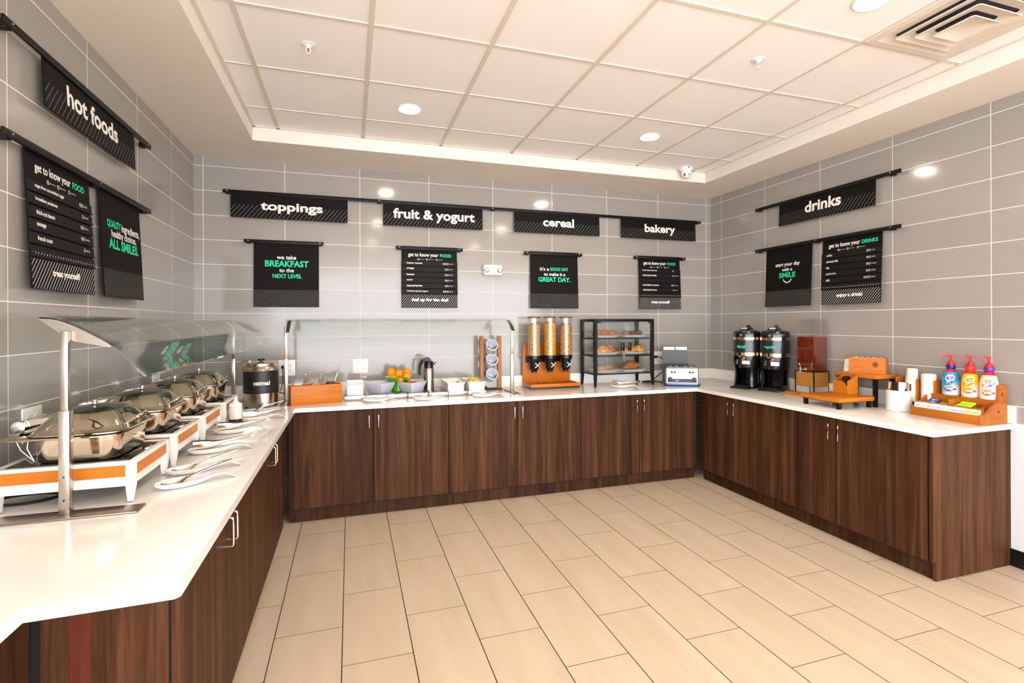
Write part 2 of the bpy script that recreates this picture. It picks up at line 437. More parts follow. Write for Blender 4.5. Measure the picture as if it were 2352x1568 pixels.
# ------------------------------------------------------------------ worktop
K = .867
m = MB()
poly = [(.001, -.0005), (W - .001, -.0005), (W - .001, -2.75), (4.326, -2.75)] + [(4.326 + .012 * (math.cos(R(a)) - 0) - 0, -2.738 + .012 * math.sin(R(a))) for a in (270, 225, 180)] + \
       [(4.314, -.702), (.819, -.702), (.819, -3.35), (.807, -3.362), (.518, -3.364), (.518, -5.2), (.001, -5.2)]
m.prism(poly, .836, K, 'xy')
bmesh.ops.bevel(m.bm, geom=[e for e in m.bm.edges if abs(e.verts[0].co.z - e.verts[1].co.z) < 1e-6], offset=.003, segments=2, profile=.5, affect='EDGES')
o = obj('countertop', m, QUARTZ); tag(o, 'white stone worktop running in a U along the three tiled walls', 'countertop')

# ------------------------------------------------------------------ cabinets
def handle(parent, x, y, z0, z1, out=.03):
    m = MB(); r = .0045
    pts = [(x, y, z0), (x, y - out + .008, z0)] + [(x, y - out + .008 - .008 * math.sin(R(a)), z0 + .008 * (1 - math.cos(R(a)))) for a in (30, 60, 90)]
    top = [(x, y - out + .008 - .008 * math.sin(R(a)), z1 - .008 * (1 - math.cos(R(a)))) for a in (90, 60, 30)] + [(x, y - out + .008, z1), (x, y, z1)]
    m.tube(pts + top, r, 10)
    return obj('handle', m, CHROME, parent)
def cabinet(name, label, loc, rz, doors, depth=.6, group='walnut base cabinets', filler=None, end=None, toe=.045, hand=('r', 'l')):
    """local x along the front, doors face -y with their faces at y = 0; doors = list of (x0, x1, handle side)"""
    t = thing(name, label, 'cabinet', loc, rz, group)
    x0, x1 = doors[0][0], doors[-1][1]
    if filler: x0, x1 = min(x0, filler[0]), max(x1, filler[1])
    m = MB(); m.box(x0 + .001, x1 - .001, .022, depth, .10, .835); obj('body', m, GAP, t, smooth=0)
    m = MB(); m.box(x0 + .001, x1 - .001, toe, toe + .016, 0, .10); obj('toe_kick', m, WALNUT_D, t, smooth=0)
    for a, b, side in doors:
        m = MB(); m.box(a + .0022, b - .0022, 0, .02, .11, .832, b=.0012); d = obj('door', m, WALNUT, t, smooth=0)
        hx = b - .035 if side == 'r' else a + .035
        if side: handle(d, hx, 0, .683, .785)
    if filler:
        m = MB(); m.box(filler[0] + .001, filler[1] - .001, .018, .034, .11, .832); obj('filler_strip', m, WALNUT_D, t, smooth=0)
    return t
YB = -.655
cabinet('base_cabinet', 'walnut two-door cabinet under the oatmeal kettle corner, leftmost along the back wall', (0, YB, 0), 0, [(.8, 1.379, 'r'), (1.379, 1.966, 'l')], filler=(.772, .8))
cabinet('base_cabinet', 'walnut two-door cabinet below the cereal dispenser, middle of the back wall', (0, YB, 0), 0, [(1.966, 2.551, 'r'), (2.551, 3.137, 'l')])
cabinet('base_cabinet', 'walnut two-door cabinet below the pastry case and toaster', (0, YB, 0), 0, [(3.137, 3.72, 'r'), (3.72, 4.307, 'l')], filler=(4.307, 4.35))
# right run: local x runs towards the camera (-y), doors face -x
XR = 4.352
cabinet('base_cabinet', 'walnut cabinet with two narrow doors below the coffee dispensers', (XR, 0, 0), -PI / 2, [(.742, 1.133, 'r'), (1.133, 1.529, 'l')], filler=(.678, .742), toe=.048)
cabinet('base_cabinet', 'walnut two-door cabinet below the condiment rack at the open end', (XR, 0, 0), -PI / 2, [(1.532, 2.115, 'r'), (2.119, 2.692, 'l')], toe=.048)
m = MB(); m.prism([(4.36, .11), (4.36, .836), (5.037, .836), (5.037, .001), (4.385, .001), (4.385, .11)], -2.72, -2.7, 'xz'); o = obj('end_panel', m, WALNUT, smooth=0)
tag(o, 'plain walnut panel closing the right end of the counter', 'panel')
# left run: local x runs away from the camera (+y), doors face +x
XL = .77
cabinet('base_cabinet', 'walnut two-door cabinet on the left wall beside the back corner', (XL, -3.19, 0), PI / 2, [(1.09, 1.655, 'r'), (1.655, 2.22, 'l')], filler=(2.22, 2.51), toe=.047)
cabinet('base_cabinet', 'walnut two-door cabinet on the left wall nearest the camera', (XL, -3.19, 0), PI / 2, [(0, .545, 'r'), (.545, 1.09, 'l')], toe=.047)
m = MB(); m.box(.47, .745, -3.19, -3.172, .001, .835); m.mi = 1; m.box(.748, .752, -3.186, -3.174, .1, .835); o = obj('end_panel', m, [WALNUT, GAP], smooth=0)
tag(o, 'dark walnut panel closing the near end of the deep left counter', 'panel')
m = MB(); m.box(.53, .575, -3.193, -3.1905, .12, .83); o = obj('filler_strip', m, MAHOG, smooth=0); tag(o, 'reddish-brown strip on the near left end panel', 'strip')
t = thing('base_cabinet', 'narrower walnut cabinet at the bottom left edge of the picture', 'cabinet', (.452, -3.196, 0), PI / 2, 'walnut base cabinets')
m = MB(); m.box(-2, -.002, .022, .44, .1, .835); obj('body', m, GAP, t, smooth=0)
m = MB(); m.box(-.6, -.003, 0, .02, .11, .832); obj('door', m, WALNUT, t, smooth=0)
m = MB(); m.box(-1.2, -.603, 0, .02, .11, .832); obj('door', m, WALNUT, t, smooth=0)
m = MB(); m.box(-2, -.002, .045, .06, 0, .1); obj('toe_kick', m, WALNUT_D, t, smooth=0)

# ------------------------------------------------------------------ wall signs
def rail(label, loc, rz, L, group, screws):
    """flat bar on stand-offs; x along the wall, wall at y = 0, room at -y"""
    t = thing('sign_rail', label, 'rail', loc, rz, group)
    m = MB(); m.box(0, L, -.046, -.036, -.014, .014, b=.001); obj('bar', m, BLACKM, t)
    for x in screws:
        m = MB(); m.box(x - .016, x + .016, -.036, 0, -.018, .012, b=.002); obj('bracket', m, BLACKM, t)
        m = MB(); m.lathe([(.0045, 0), (.0045, .002), (.002, .0035)], 12, M=Matrix.Translation((x, -.046, .003)) @ Matrix.Rotation(PI / 2, 4, 'X')); obj('screw', m, CHROME, t)
    return t
TILT = R(2.6)
def board(name, label, cat, loc, rz, w_, h, group):
    t = thing(name, label, cat, loc, 0, group); t.rotation_euler = Euler((0, 0, rz)); return t
def panel(t, w_, h, st_h, pitch, th, slope, name='panel'):
    m = MB(); m.box(-w_ / 2, w_ / 2, -.006, 0, 0, h, b=.0006)
    m.mi = 1
    if st_h: stripes(m, -w_ / 2 + .002, w_ / 2 - .002, .002, st_h, -.0066, pitch, th, slope)
    return obj(name, m, [SIGNB, INK_S], t, smooth=0)
def place(t, loc, rz, off=.05):
    """hang a sign whose bottom swings in towards the wall"""
    t.rotation_euler = (Matrix.Rotation(rz, 4, 'Z') @ Matrix.Rotation(-TILT, 4, 'X')).to_euler()
    t.location = loc
HW, HH = .915, .222
def header(body, fx, fz, label, loc, rz):
    t = board('header_sign', label, 'sign', loc, rz, HW, HH, 'black header signs'); place(t, loc, rz)
    panel(t, HW, HH, .48 * HH, .0335, .0024, .78)
    m = MB(); put_text(m, body, -HW / 2 + fx[0] * HW, -HW / 2 + fx[1] * HW, (1 - fz[1]) * HH, (1 - fz[0]) * HH, -.0074, .03); obj('lettering', m, INK_W, t, smooth=0)
OB, OT = .038, .05        # stand-off from the wall at the sign's bottom and top
LB = 2.369
header('toppings', (.245, .777), (.37, .79), "black header sign reading toppings, leftmost on the back wall", (.733, -OB, LB), 0)
header('fruit & yogurt', (.095, .916), (.29, .82), "black header sign reading fruit & yogurt on the back wall", (1.952, -OB, LB), 0)
header('cereal', (.325, .69), (.30, .69), "black header sign reading cereal above the cereal dispenser", (3.184, -OB, LB), 0)
header('bakery', (.305, .716), (.30, .80), "black header sign reading bakery, rightmost on the back wall", (4.35, -OB, LB), 0)
header('drinks', (.31, .69), (.27, .70), "black header sign reading drinks on the right wall", (W - OB, -1.452, LB), -PI / 2)
header('hot foods', (.19, .75), (.27, .68), "black header sign reading hot foods on the left wall", (OB, -1.768, LB), PI / 2)
SW, SH, SB = .508, .563, 1.629
def slogan(lines, label, loc, rz, smile=False):
    t = board('slogan_sign', label, 'sign', loc, rz, SW, SH, 'black slogan signs'); place(t, loc, rz)
    panel(t, SW, SH, .257 * SH, .0188, .0026, .8)
    mw, mg = MB(), MB()
    for body, col, x0, x1, z0, z1 in lines:
        put_text(mw if col == 'w' else mg, body, (x0 - .5) * SW, (x1 - .5) * SW, (1 - z1) * SH, (1 - z0) * SH, -.0072, .022 if col == 'w' else .035)
    if smile:
        pts = [(a * .052, b * .052) for a, b in arc((0, 0), 1, 200, 340, 14)] + [(a * .043, b * .043) for a, b in arc((0, 0), 1, 340, 200, 14)]
        n = len(pts) // 2
        for i in range(n - 1):
            q = [pts[i], pts[i + 1], pts[-2 - i], pts[-1 - i]]
            mw.mesh(([(a, -.0072, .264 + b * 1.0) for a, b in q], [(0, 1, 2, 3)]))
    obj('lettering', mw, INK_W, t, smooth=0, label='white lettering'); obj('lettering', mg, INK_G, t, smooth=0, label='green lettering')
slogan([('we take', 'w', .348, .646, .222, .284), ('BREAKFAST', 'g', .168, .841, .30, .398), ('to the', 'w', .385, .61, .418, .478), ('NEXT LEVEL', 'g', .284, .733, .505, .567)],
       "black hanging sign reading we take BREAKFAST to the NEXT LEVEL", (.698, -OB, SB), 0)
slogan([("it's a", 'w', .195, .385, .275, .338), ('GOOD DAY', 'g', .405, .795, .278, .338), ('to make it a', 'w', .276, .73, .368, .428), ('GREAT DAY.', 'g', .16, .838, .45, .535)],
       "black hanging sign reading it's a GOOD DAY to make it a GREAT DAY", (3.148, -OB, SB), 0)
slogan([('start your day', 'w', .225, .76, .285, .365), ('with a', 'w', .375, .605, .375, .43), ('SMILE', 'g', .31, .675, .45, .535)],
       "black hanging sign reading start your day with a SMILE, smile mark below", (W - OB, -1.080, SB), -PI / 2, True)
slogan([('QUALITY', 'g', .13, .46, .285, .365), ('ingredients,', 'w', .475, .95, .285, .385), ('healthy choices,', 'w', .22, .85, .37, .46), ('ALL SMILES.', 'g', .15, .90, .455, .55)],
       "black hanging sign reading QUALITY ingredients, healthy choices, ALL SMILES", (OB, -1.449, SB), PI / 2)
def rings(m, x, z, r=.0075, y=-.0114, n=14):
    a = [(x + r * math.cos(2 * PI * i / n), z + r * math.sin(2 * PI * i / n)) for i in range(n)]; b = [(x + r * .78 * math.cos(2 * PI * i / n), z + r * .78 * math.sin(2 * PI * i / n)) for i in range(n)]
    for i in range(n):
        j = (i + 1) % n; m.mesh(([(*a[i][:1], y, a[i][1]), (a[j][0], y, a[j][1]), (b[j][0], y, b[j][1]), (b[i][0], y, b[i][1])], [(0, 1, 2, 3)]))
def icon(m, kind, x, z, r, y):
    rings(m, x, z, r, y)
    if kind == 'v':   # a leaf
        pts = [(x + r * .55 * math.cos(a) * (1.0) + r * .25 * math.sin(a), y, z + r * .28 * math.sin(a) + r * .35 * math.cos(a)) for a in [2 * PI * i / 10 for i in range(10)]]; m.mesh((pts, [tuple(range(10))]))
    elif kind == 'g': # an ear of grain
        for s in (-1, 0, 1): m.mesh(([(x + s * r * .28 - r * .07, y, z - r * .4), (x + s * r * .28 + r * .07, y, z - r * .4), (x + s * r * .1 + r * .07, y, z + r * .45), (x + s * r * .1 - r * .07, y, z + r * .45)], [(0, 1, 2, 3)]))
    else:
        put_text(m, 'p', x - r * .3, x + r * .3, z - r * .45, z + r * .45, y, .02)
def menu(word, items, foot, label, loc, rz):
    """items: (row, text, icons, calories); rows 0..5"""
    t = board('menu_board', label, 'menu', loc, rz, SW, SH, 'menu boards with slats'); place(t, loc, rz)
    m = MB(); m.box(-SW / 2, SW / 2, -.006, 0, 0, SH, b=.0006); m.mi = 1
    stripes(m, -SW / 2 + .002, SW / 2 - .002, .002, .212 * SH, -.0066, .0205, .0028, .8)
    obj('panel', m, [SIGNB, INK_W], t, smooth=0)
    mw, mg = MB(), MB()
    put_text(mw, 'get to know your', -.385 * SW, .155 * SW, .815 * SH, .895 * SH, -.0072, .022); put_text(mg, word, .185 * SW, .395 * SW if word == 'FOOD' else .44 * SW, .832 * SH, .885 * SH, -.0072, .03)
    for k, (ic, cap, x) in enumerate((('g', 'gluten free', -.205), ('p', '10g of protein', -.05), ('v', 'vegetarian', .125))):
        icon(mw, ic, x * SW, .788 * SH, .0095, -.0072); put_text(mw, cap, (x + .025) * SW, (x + .115) * SW, .783 * SH, .795 * SH, -.0072, .015)
    x_, z_ = text(foot, .03)[2:], 0
    put_text(mw, foot, -.33 * SW if len(foot) > 16 else -.22 * SW, .33 * SW if len(foot) > 16 else .22 * SW, .09 * SH, .155 * SH, -.0085, .045)
    obj('lettering', mw, INK_W, t, smooth=0, label='white lettering'); obj('lettering', mg, INK_G, t, smooth=0, label='green lettering')
    p = .0915 * SH
    by = {r[0]: r for r in items}
    for r in range(6):
        z1 = (1 - .236) * SH - r * p; z0 = z1 - p + .003
        m = MB(); m.box(-SW / 2 - .003, SW / 2 + .003, -.011, -.0062, z0 + .006, z1 - .004, b=.001); m.box(-SW / 2 - .003, SW / 2 + .003, -.015, -.0062, z0, z0 + .006, b=.0012)
        if r not in by and r == 5:
            m.mi = 1; stripes(m, -SW / 2 + .004, SW / 2 - .004, z0 + .012, z0 + .021, -.0116, .0205, .0028, .8)
        s = obj('menu_slat', m, [SLAT, INK_W], t, smooth=0)
        if r in by:
            _, body, ics, cal = by[r]; mw = MB(); wd = text(body, .018)[2]
            put_text(mw, body, -.415 * SW, -.415 * SW + wd * .0215, z0 + .017, z0 + .035, -.0116, .022)
            for k, ic in enumerate(reversed(ics)): icon(mw, ic, (.325 - k * .037) * SW, z0 + .025, .0088, -.0116)
            if cal: put_text(mw, cal, .355 * SW, .355 * SW + text(cal, .012)[2] * .011, z0 + .0215, z0 + .029, -.0116, .02)
            obj('lettering', mw, INK_W, s, smooth=0)
menu('FOOD', [(0, 'cage-free scrambled eggs', 'gp', '90 Cal'), (1, 'breakfast potatoes', 'v', '140 Cal'), (2, 'thick-cut bacon', 'gp', '90 Cal'), (3, 'sausage', 'gp', '210 Cal'), (4, 'french toast', 'v', '340 Cal')], 'treat yourself!',
     "menu board on the left wall listing scrambled eggs, potatoes, bacon, sausage", (OB, -2.064, SB), PI / 2)
menu('FOOD', [(0, 'Quaker oatmeal', 'gpv', '160 Cal'), (1, 'oranges', 'gv', '80 Cal'), (2, 'bananas', 'gv', '110 Cal'), (3, 'apples', 'gv', '70 Cal'), (4, 'seasonal berries', 'gv', '45 Cal'), (5, 'Chobani greek yogurt', 'gpv', '100 Cal')], 'fuel up for the day!',
     "menu board under the fruit header listing oatmeal, fruit and berries", (1.91, -OB, SB), 0)
menu('FOOD', [(0, 'fresh-baked pastries', 'v', ''), (1, 'fresh-baked muffins', 'v', '320-390 Cal'), (3, 'fresh-baked croissants', 'pv', '310 Cal'), (4, 'fresh-baked scones', 'v', '400 Cal')], 'treat yourself!',
     "menu board under the bakery header listing fresh-baked pastries and muffins", (4.36, -OB, SB), 0)
menu('DRINKS', [(0, 'coffee', 'gv', '1 Cal'), (1, 'almond milk', 'gv', '30 Cal'), (2, 'tea', 'gv', '1-10 Cal'), (3, 'apple juice', 'gv', '110 Cal'), (4, 'milk', 'gpv', '130 Cal')], 'enjoy a drink!',
     "menu board on the right wall listing coffee, tea, juice and milk", (W - OB, -1.695, SB), -PI / 2)
RG = 'black sign rails'
rail('long black rail behind the four header signs on the back wall', (.22, 0, 2.578), 0, 4.655, RG, (.03, 1.24, 2.29, 4.62))
rail('short black rail holding the we take breakfast sign', (.375, 0, 2.176), 0, .618, RG, (.03, .588))
rail('short black rail holding the fruit and oatmeal menu board', (1.604, 0, 2.171), 0, .612, RG, (.03, .582))
rail('short black rail holding the good day sign', (2.824, 0, 2.169), 0, .62, RG, (.03, .59))
rail('short black rail holding the bakery menu board', (4.044, 0, 2.171), 0, .63, RG, (.03, .6))
rail('upper black rail on the right wall holding the drinks header', (W, -.708, 2.578), -PI / 2, 1.394, RG, (.03, 1.32))
rail('lower black rail on the right wall holding two drink boards', (W, -.706, 2.177), -PI / 2, 1.395, RG, (.03, .68, 1.32))
rail('upper black rail on the left wall holding the hot foods header', (0, -2.49, 2.575), PI / 2, 1.412, RG, (.05, 1.37))
rail('lower black rail on the left wall holding two boards', (0, -2.492, 2.176), PI / 2, 1.41, RG, (.05, .745, 1.37))

# ------------------------------------------------------------------ ceiling fittings
DL = emit('lamp_glow', (1.0, .86, .68), LAMP_STR)
def downlight(label, x, y):
    t = thing('recessed_downlight', label, 'ceiling light', (x, y, ZT), 0, 'round recessed ceiling lights')
    m = MB(); m.lathe([(.082, 0), (.082, -.004), (.074, -.008), (.066, -.004), (.066, 0)], 40); obj('trim_ring', m, WHITEP, t)
    m = MB(); m.lathe([(.0655, -.001), (.0655, -.0045)], 40); obj('lamp', m, DL, t)
downlight('glowing round ceiling light left of centre, above the toppings counter', 1.601, -1.181)
downlight('glowing round ceiling light above the cereal counter, nearer the right corner', 3.484, -1.211)
downlight('glowing round ceiling light at the top right edge beside the vent', 3.496, -3.03)
downlight('round ceiling light behind the camera on the left', 1.601, -3.03)
downlight('round ceiling light farther behind the camera on the left', 1.601, -4.9)
downlight('round ceiling light farther behind the camera on the right', 3.496, -4.9)
SPR_RED = P('red_bulb_glass', (190, 40, 24), .2)
def sprinkler(label, x, y):
    t = thing('fire_sprinkler', label, 'sprinkler', (x, y, ZT), .5, 'ceiling sprinklers')
    m = MB(); m.lathe([(.04, 0), (.04, -.002), (.028, -.005), (.026, -.003), (.016, -.007), (.012, -.012)], 28); obj('escutcheon', m, WHITEP, t)
    m = MB(); m.cyl(.0095, -.02, -.008, seg=16); m.tube([(-.011, 0, -.018), (-.012, 0, -.03), (-.003, 0, -.045)], .0025, 8); m.tube([(.011, 0, -.018), (.012, 0, -.03), (.003, 0, -.045)], .0025, 8); m.cyl(.003, -.052, -.043); obj('frame', m, WHITEP, t)
    m = MB(); m.cyl(.0035, -.043, -.02, seg=12); obj('bulb', m, SPR_RED, t)
    m = MB()
    m.lathe([(.014, -.053), (.014, -.0515)], 18); obj('deflector', m, WHITEP, t)
sprinkler('small white fire sprinkler on the left of the ceiling', 1.001, -1.846)
sprinkler('small white fire sprinkler with red bulb on the right of the ceiling', 3.402, -2.441)
# air diffuser: stacked square cones
t = thing('ceiling_vent', 'large square stepped air diffuser in the ceiling at top right', 'vent', (4.085, -3.055, ZT))
DUCT = P('dark_duct', (70, 70, 78), .6); VENTP = P('vent_enamel', (226, 214, 200), .45, var=.01)
def sqring(m, h0, z0, h1, z1, h2=None, z2=None):
    prof = [(h0, z0), (h1, z1)] + ([(h2, z2)] if h2 else [])
    m.loft([rrect(h, h, .012, z, n=4) for h, z in prof], False, False)
m = MB(); sqring(m, .300, -.001, .296, -.010, .255, -.012); sqring(m, .255, -.012, .232, -.004, .20, -.0025); o = obj('frame', m, VENTP, t)
for k, (h, z) in enumerate(((.205, -.022), (.150, -.034), (.095, -.046))):
    m = MB(); m.loft([rrect(h - .038, h - .038, .02, z + .018, n=5), rrect(h - .012, h - .012, .015, z + .010, n=5), rrect(h, h, .012, z, n=5), rrect(h - .004, h - .004, .012, z - .0022, n=5), rrect(h - .03, h - .03, .02, z + .008, n=5), rrect(h - .06, h - .06, .02, z + .014, n=5)], False, k == 2)
    obj('cone', m, VENTP, t)
m = MB(); m.box(-.29, .29, -.29, .29, -.0012, -.0008); m.cyl(.12, -.004, -.001, seg=40); obj('duct', m, DUCT, t)
# dome camera on the back edge of the tray
t = thing('security_camera', 'white turret security camera hanging at the back right corner of the ceiling', 'camera', (4.276, -.60, ZT))
m = MB(); m.lathe([(.062, 0), (.062, -.02), (.057, -.03), (.05, -.036)], 32); obj('base', m, WHITEP, t)
m = MB(); m.ball(.05, (0, -.006, -.056), seg=32); obj('turret', m, WHITEP, t)
dirv = Vector((-.45, -.75, -.45)).normalized()
Mx = Matrix.Translation(Vector((0, -.006, -.056)) + dirv * .0475) @ dirv.to_track_quat('Z', 'Y').to_matrix().to_4x4()
for nm, dx, mt in (('lens', -.016, BLACKG), ('infrared_lamp', .016, P('lamp_window', (120, 122, 130), .2))):
    m = MB(); m.lathe([(.0125, -.006), (.0125, .001), (.010, .0025)], 20, M=Mx @ Matrix.Translation((dx, 0, -.003))); obj(nm, m, mt, t)
m = MB(); m.box(-.022, -.004, -.063, -.058, -.016, -.008); obj('vent_slot', m, BLACK, t)
# emergency light
t = thing('emergency_light', 'white two-lamp emergency light on the back wall', 'emergency light', (2.51, 0, 1.94))
m = MB(); m.loft([rrect(.094, .052, .018, 0), rrect(.094, .052, .018, .04), rrect(.088, .046, .016, .052)], M=Matrix.Translation((0, 0, .052)) @ Matrix.Rotation(PI / 2, 4, 'X')); obj('case', m, WHITEP, t)
for x in (-.066, .062):
    m = MB(); m.lathe([(.024, 0), (.024, .006), (.021, .008), (.019, .003), (.008, .001)], 24, M=Matrix.Translation((x, -.0515, .048)) @ Matrix.Rotation(PI / 2, 4, 'X')); obj('lamp_head', m, PANST, t)
# electrical outlets
SOCK = P('socket_slot', (50, 44, 40), .6)
def outlet(label, loc, rz, w_, h, cells):
    t = thing('outlet_plate', label, 'outlet', loc, rz, 'white wall outlets')
    m = MB(); m.box(-w_ / 2, w_ / 2, -.007, 0, 0, h, b=.0025); obj('plate', m, WHITEP, t)
    for x, z in cells:
        m = MB(); m.lathe([(.0165, 0), (.0165, .0015)], 24, M=Matrix.Translation((x, -.0068, z)) @ Matrix.Rotation(PI / 2, 4, 'X')); m.mi = 1
        for a, b, c, d in ((-.0075, -.0055, -.001, .006), (.0055, .0075, -.001, .006)): m.box(x + a, x + b, -.0088, -.008, z + c, z + d)
        m.box(x - .0025, x + .0025, -.0088, -.008, z - .010, z - .005); obj('receptacle', m, [WHITEP, SOCK], t)
Q = [(-.026, .045), (.026, .045), (-.026, .088), (.026, .088)]
outlet('white four-socket outlet on the back wall behind the oatmeal kettle', (.692, 0, 1.043), 0, .133, .136, Q)
outlet('white four-socket outlet on the back wall above the white packet holder', (1.293, 0, 1.042), 0, .132, .133, Q)
outlet('white four-socket outlet on the back wall beside the pastry case', (4.352, 0, 1.038), 0, .13, .134, Q)
outlet('white outlet on the left wall behind the nearest chafing dish', (0, -2.242, 1.03), PI / 2, .13, .133, Q)
outlet('white outlet on the left wall behind the third chafing dish', (0, -.87, 1.04), PI / 2, .13, .133, Q)

# ------------------------------------------------------------------ hot buffet on the left counter
LIDST = P('lid_steel', (206, 192, 172), .08, 1, var=.05, scale=9)
LIDGL = P('lid_smoked_glass', (44, 46, 40), .04, var=.1)
PLATE_LN = P('hob_line', (90, 86, 82), .3)
def make_stand():
    t = thing('buffet_stand', 'white buffet stand with orange wood panels nearest the camera, front of four', 'stand', (0, 0, K), 0, 'buffet stands under the chafing dishes')
    x0, x1, h = .088, .487, .1825                       # local y from -h to h
    m = MB()
    for b in ((x0, x1, -h, -h + .022), (x0, x1, h - .022, h), (x0, x0 + .022, -h + .022, h - .022), (x1 - .022, x1, -h + .022, h - .022)): m.box(*b, .132, .145, b=.0015)
    i = .012
    for b in ((x0 + i, x1 - i, -h + i, -h + i + .012), (x0 + i, x1 - i, h - i - .012, h - i), (x0 + i, x0 + i + .012, -h + i, h - i), (x1 - i - .012, x1 - i, -h + i, h - i)): m.box(*b, .057, .131)
    obj('frame', m, WPAINT, t)
    for cx, sx in ((x0, 1), (x1, -1)):
        for cy, sy in ((-h, 1), (h, -1)):
            m = MB(); a = .026; q = lambda u, v, s: (min(u, v), max(u, v))
            X = lambda w0, w1: (min(cx + sx * w0, cx + sx * w1), max(cx + sx * w0, cx + sx * w1)); Y = lambda w0, w1: (min(cy + sy * w0, cy + sy * w1), max(cy + sy * w0, cy + sy * w1))
            m.taper(X(.008, .022) + Y(.008, .022), X(0, a) + Y(0, a), .003, .06); m.box(*X(0, a), *Y(0, a), .06, .1318)
            l = obj('leg', m, WPAINT, t)
            m = MB(); m.box(*X(.009, .021), *Y(.009, .021), 0, .003); obj('foot_pad', m, BLACK, l)
    for b in ((x0 + .027, x1 - .027, -h + .002, -h + .012), (x0 + .027, x1 - .027, h - .012, h - .002)):
        m = MB(); m.box(*b, .092, .1315); obj('wood_panel', m, ORANGE_X, t)
    for b in ((x0 + .002, x0 + .012, -h + .027, h - .027), (x1 - .012, x1 - .002, -h + .027, h - .027)):
        m = MB(); m.box(*b, .092, .1315); obj('wood_panel', m, ORANGE, t)
    m = MB(); m.box(x0 + .0225, x1 - .0225, -h + .0225, h - .0225, .128, .1435, b=.001)
    m.mi = 1
    for k in range(4):
        yy = h - .03 - k * .006
        m.box(x0 + .04, x1 - .03, yy - .0008, yy + .0008, .1436, .1441); m.box(x0 + .04, x1 - .03, -yy - .0008, -yy + .0008, .1436, .1441)
    obj('induction_top', m, [BLACKG, PLATE_LN], t)
    return t
def se(hx, hy, p, z, cx=0, cy=0, n=40):
    out = []
    for i in range(n):
        a = 2 * PI * i / n; c, s_ = math.cos(a), math.sin(a)
        out.append((cx + hx * math.copysign(abs(c) ** (2 / p), c), cy + hy * math.copysign(abs(s_) ** (2 / p), s_), z))
    return out
def make_chafer():
    t = thing('chafing_dish', 'steel chafing dish with a glass-topped lid nearest the camera, behind the post', 'chafing dish', (0, 0, K + .1445), 0, 'steel chafing dishes')
    m = MB(); n = 8
    m.loft([rrect(.108, .136, .045, 0, n=n), rrect(.118, .146, .05, .004, n=n), rrect(.122, .150, .052, .014, n=n), rrect(.130, .158, .056, .086, n=n), rrect(.137, .165, .058, .0885, n=n)]); obj('pan', m, PANST, t)
    m = MB(); m.loft([rrect(.172, .186, .06, .0885, cx=-.037, n=n), rrect(.175, .189, .06, .0905, cx=-.037, n=n), rrect(.175, .189, .06, .094, cx=-.037, n=n), rrect(.172, .186, .06, .0955, cx=-.037, n=n)]); obj('rim_plate', m, PANST, t)
    # lid: rolled edge, bulging sides, oval window
    m = MB(); cx = .0
    m.loft([se(.142, .172, 5, .0958, cx), se(.148, .178, 5, .0985, cx), se(.147, .177, 5, .1025, cx), se(.140, .170, 4.6, .1045, cx), se(.128, .160, 4, .122, cx), se(.116, .15, 3.4, .140, cx), se(.104, .138, 3, .154, cx), se(.094, .128, 2.7, .163, cx), se(.090, .124, 2.6, .166, cx), se(.086, .12, 2.6, .1655, cx)], True, True)
    lid = obj('lid', m, LIDST, t, smooth=50)
    m = MB(); m.loft([se(.0855, .1195, 2.6, .1660, cx), se(.07, .098, 2.5, .1715, cx), se(.045, .065, 2.4, .1765, cx), se(.02, .03, 2.2, .1790, cx), se(.004, .006, 2, .1795, cx)], True, True); obj('lid_window', m, LIDGL, lid, smooth=60)
    m = MB(); m.lathe([(.013, 0), (.014, .002), (.008, .005), (.007, .009), (.010, .012), (.0105, .016), (.007, .020), (.001, .021)], 20, (cx, 0, .1785)); obj('steam_knob', m, CHROME, lid)
    m = MB(); pts = []
    for k in range(13):
        a = k / 12; y = -.105 + .21 * a; b = math.sin(PI * a)
        pts.append((.122 + .036 * b, y, .112 + .034 * b))
    m.tube(pts, .0032, 8)
    h = obj('handle', m, CHROME, lid)
    m = MB(); m.ball(.0085, (.146, -.035, .134), seg=14); m.ball(.0065, (.139, -.048, .129), seg=14); m.ball(.006, (.152, -.023, .139), seg=14); obj('handle_joint', m, CHROME, lid)
    # hinge roller at the wall side
    m = MB(); m.cyl(.0185, -.075, .075, seg=28, M=Matrix.Translation((-.188, 0, .1215)) @ Matrix.Rotation(PI / 2, 4, 'X')); hr = obj('hinge_roller', m, PANST, t)
    for s in (-1, 1):
        m = MB(); m.cyl(.0205, -.006, .006, seg=32, b=.002, M=Matrix.Translation((-.188, s * .0795, .1215)) @ Matrix.Rotation(PI / 2, 4, 'X')); m.cyl(.004, -.0075, .0075, seg=12, M=Matrix.Translation((-.188, s * .0795, .1215)) @ Matrix.Rotation(PI / 2, 4, 'X')); obj('end_cap', m, CHROME, hr)
    m = MB(); m.prism([(-.175, .118), (-.183, .14), (-.10, .150), (-.10, .135)], -.07, .07); obj('hinge_cover', m, PANST, lid)
    for s in (-.1, .1):
        m = MB(); m.tube([(-.19, s, .09), (-.172, s, .045), (-.135, s, .004)], .004, 8); m.tube([(-.15, s, .09), (-.155, s, .05), (-.135, s, .004)], .004, 8); m.box(-.2, -.17, s - .012, s + .012, .0956, .104); obj('support_leg', m, STEEL_D, t)
    return t
YS = [-2.4725, -2.015, -1.5555, -1.0885]
ST = ['nearest the camera, first of four', 'second from the camera, behind the sneeze guard post', 'third from the camera', 'farthest from the camera, next to the oatmeal kettle']
s0 = make_stand(); c0 = make_chafer()
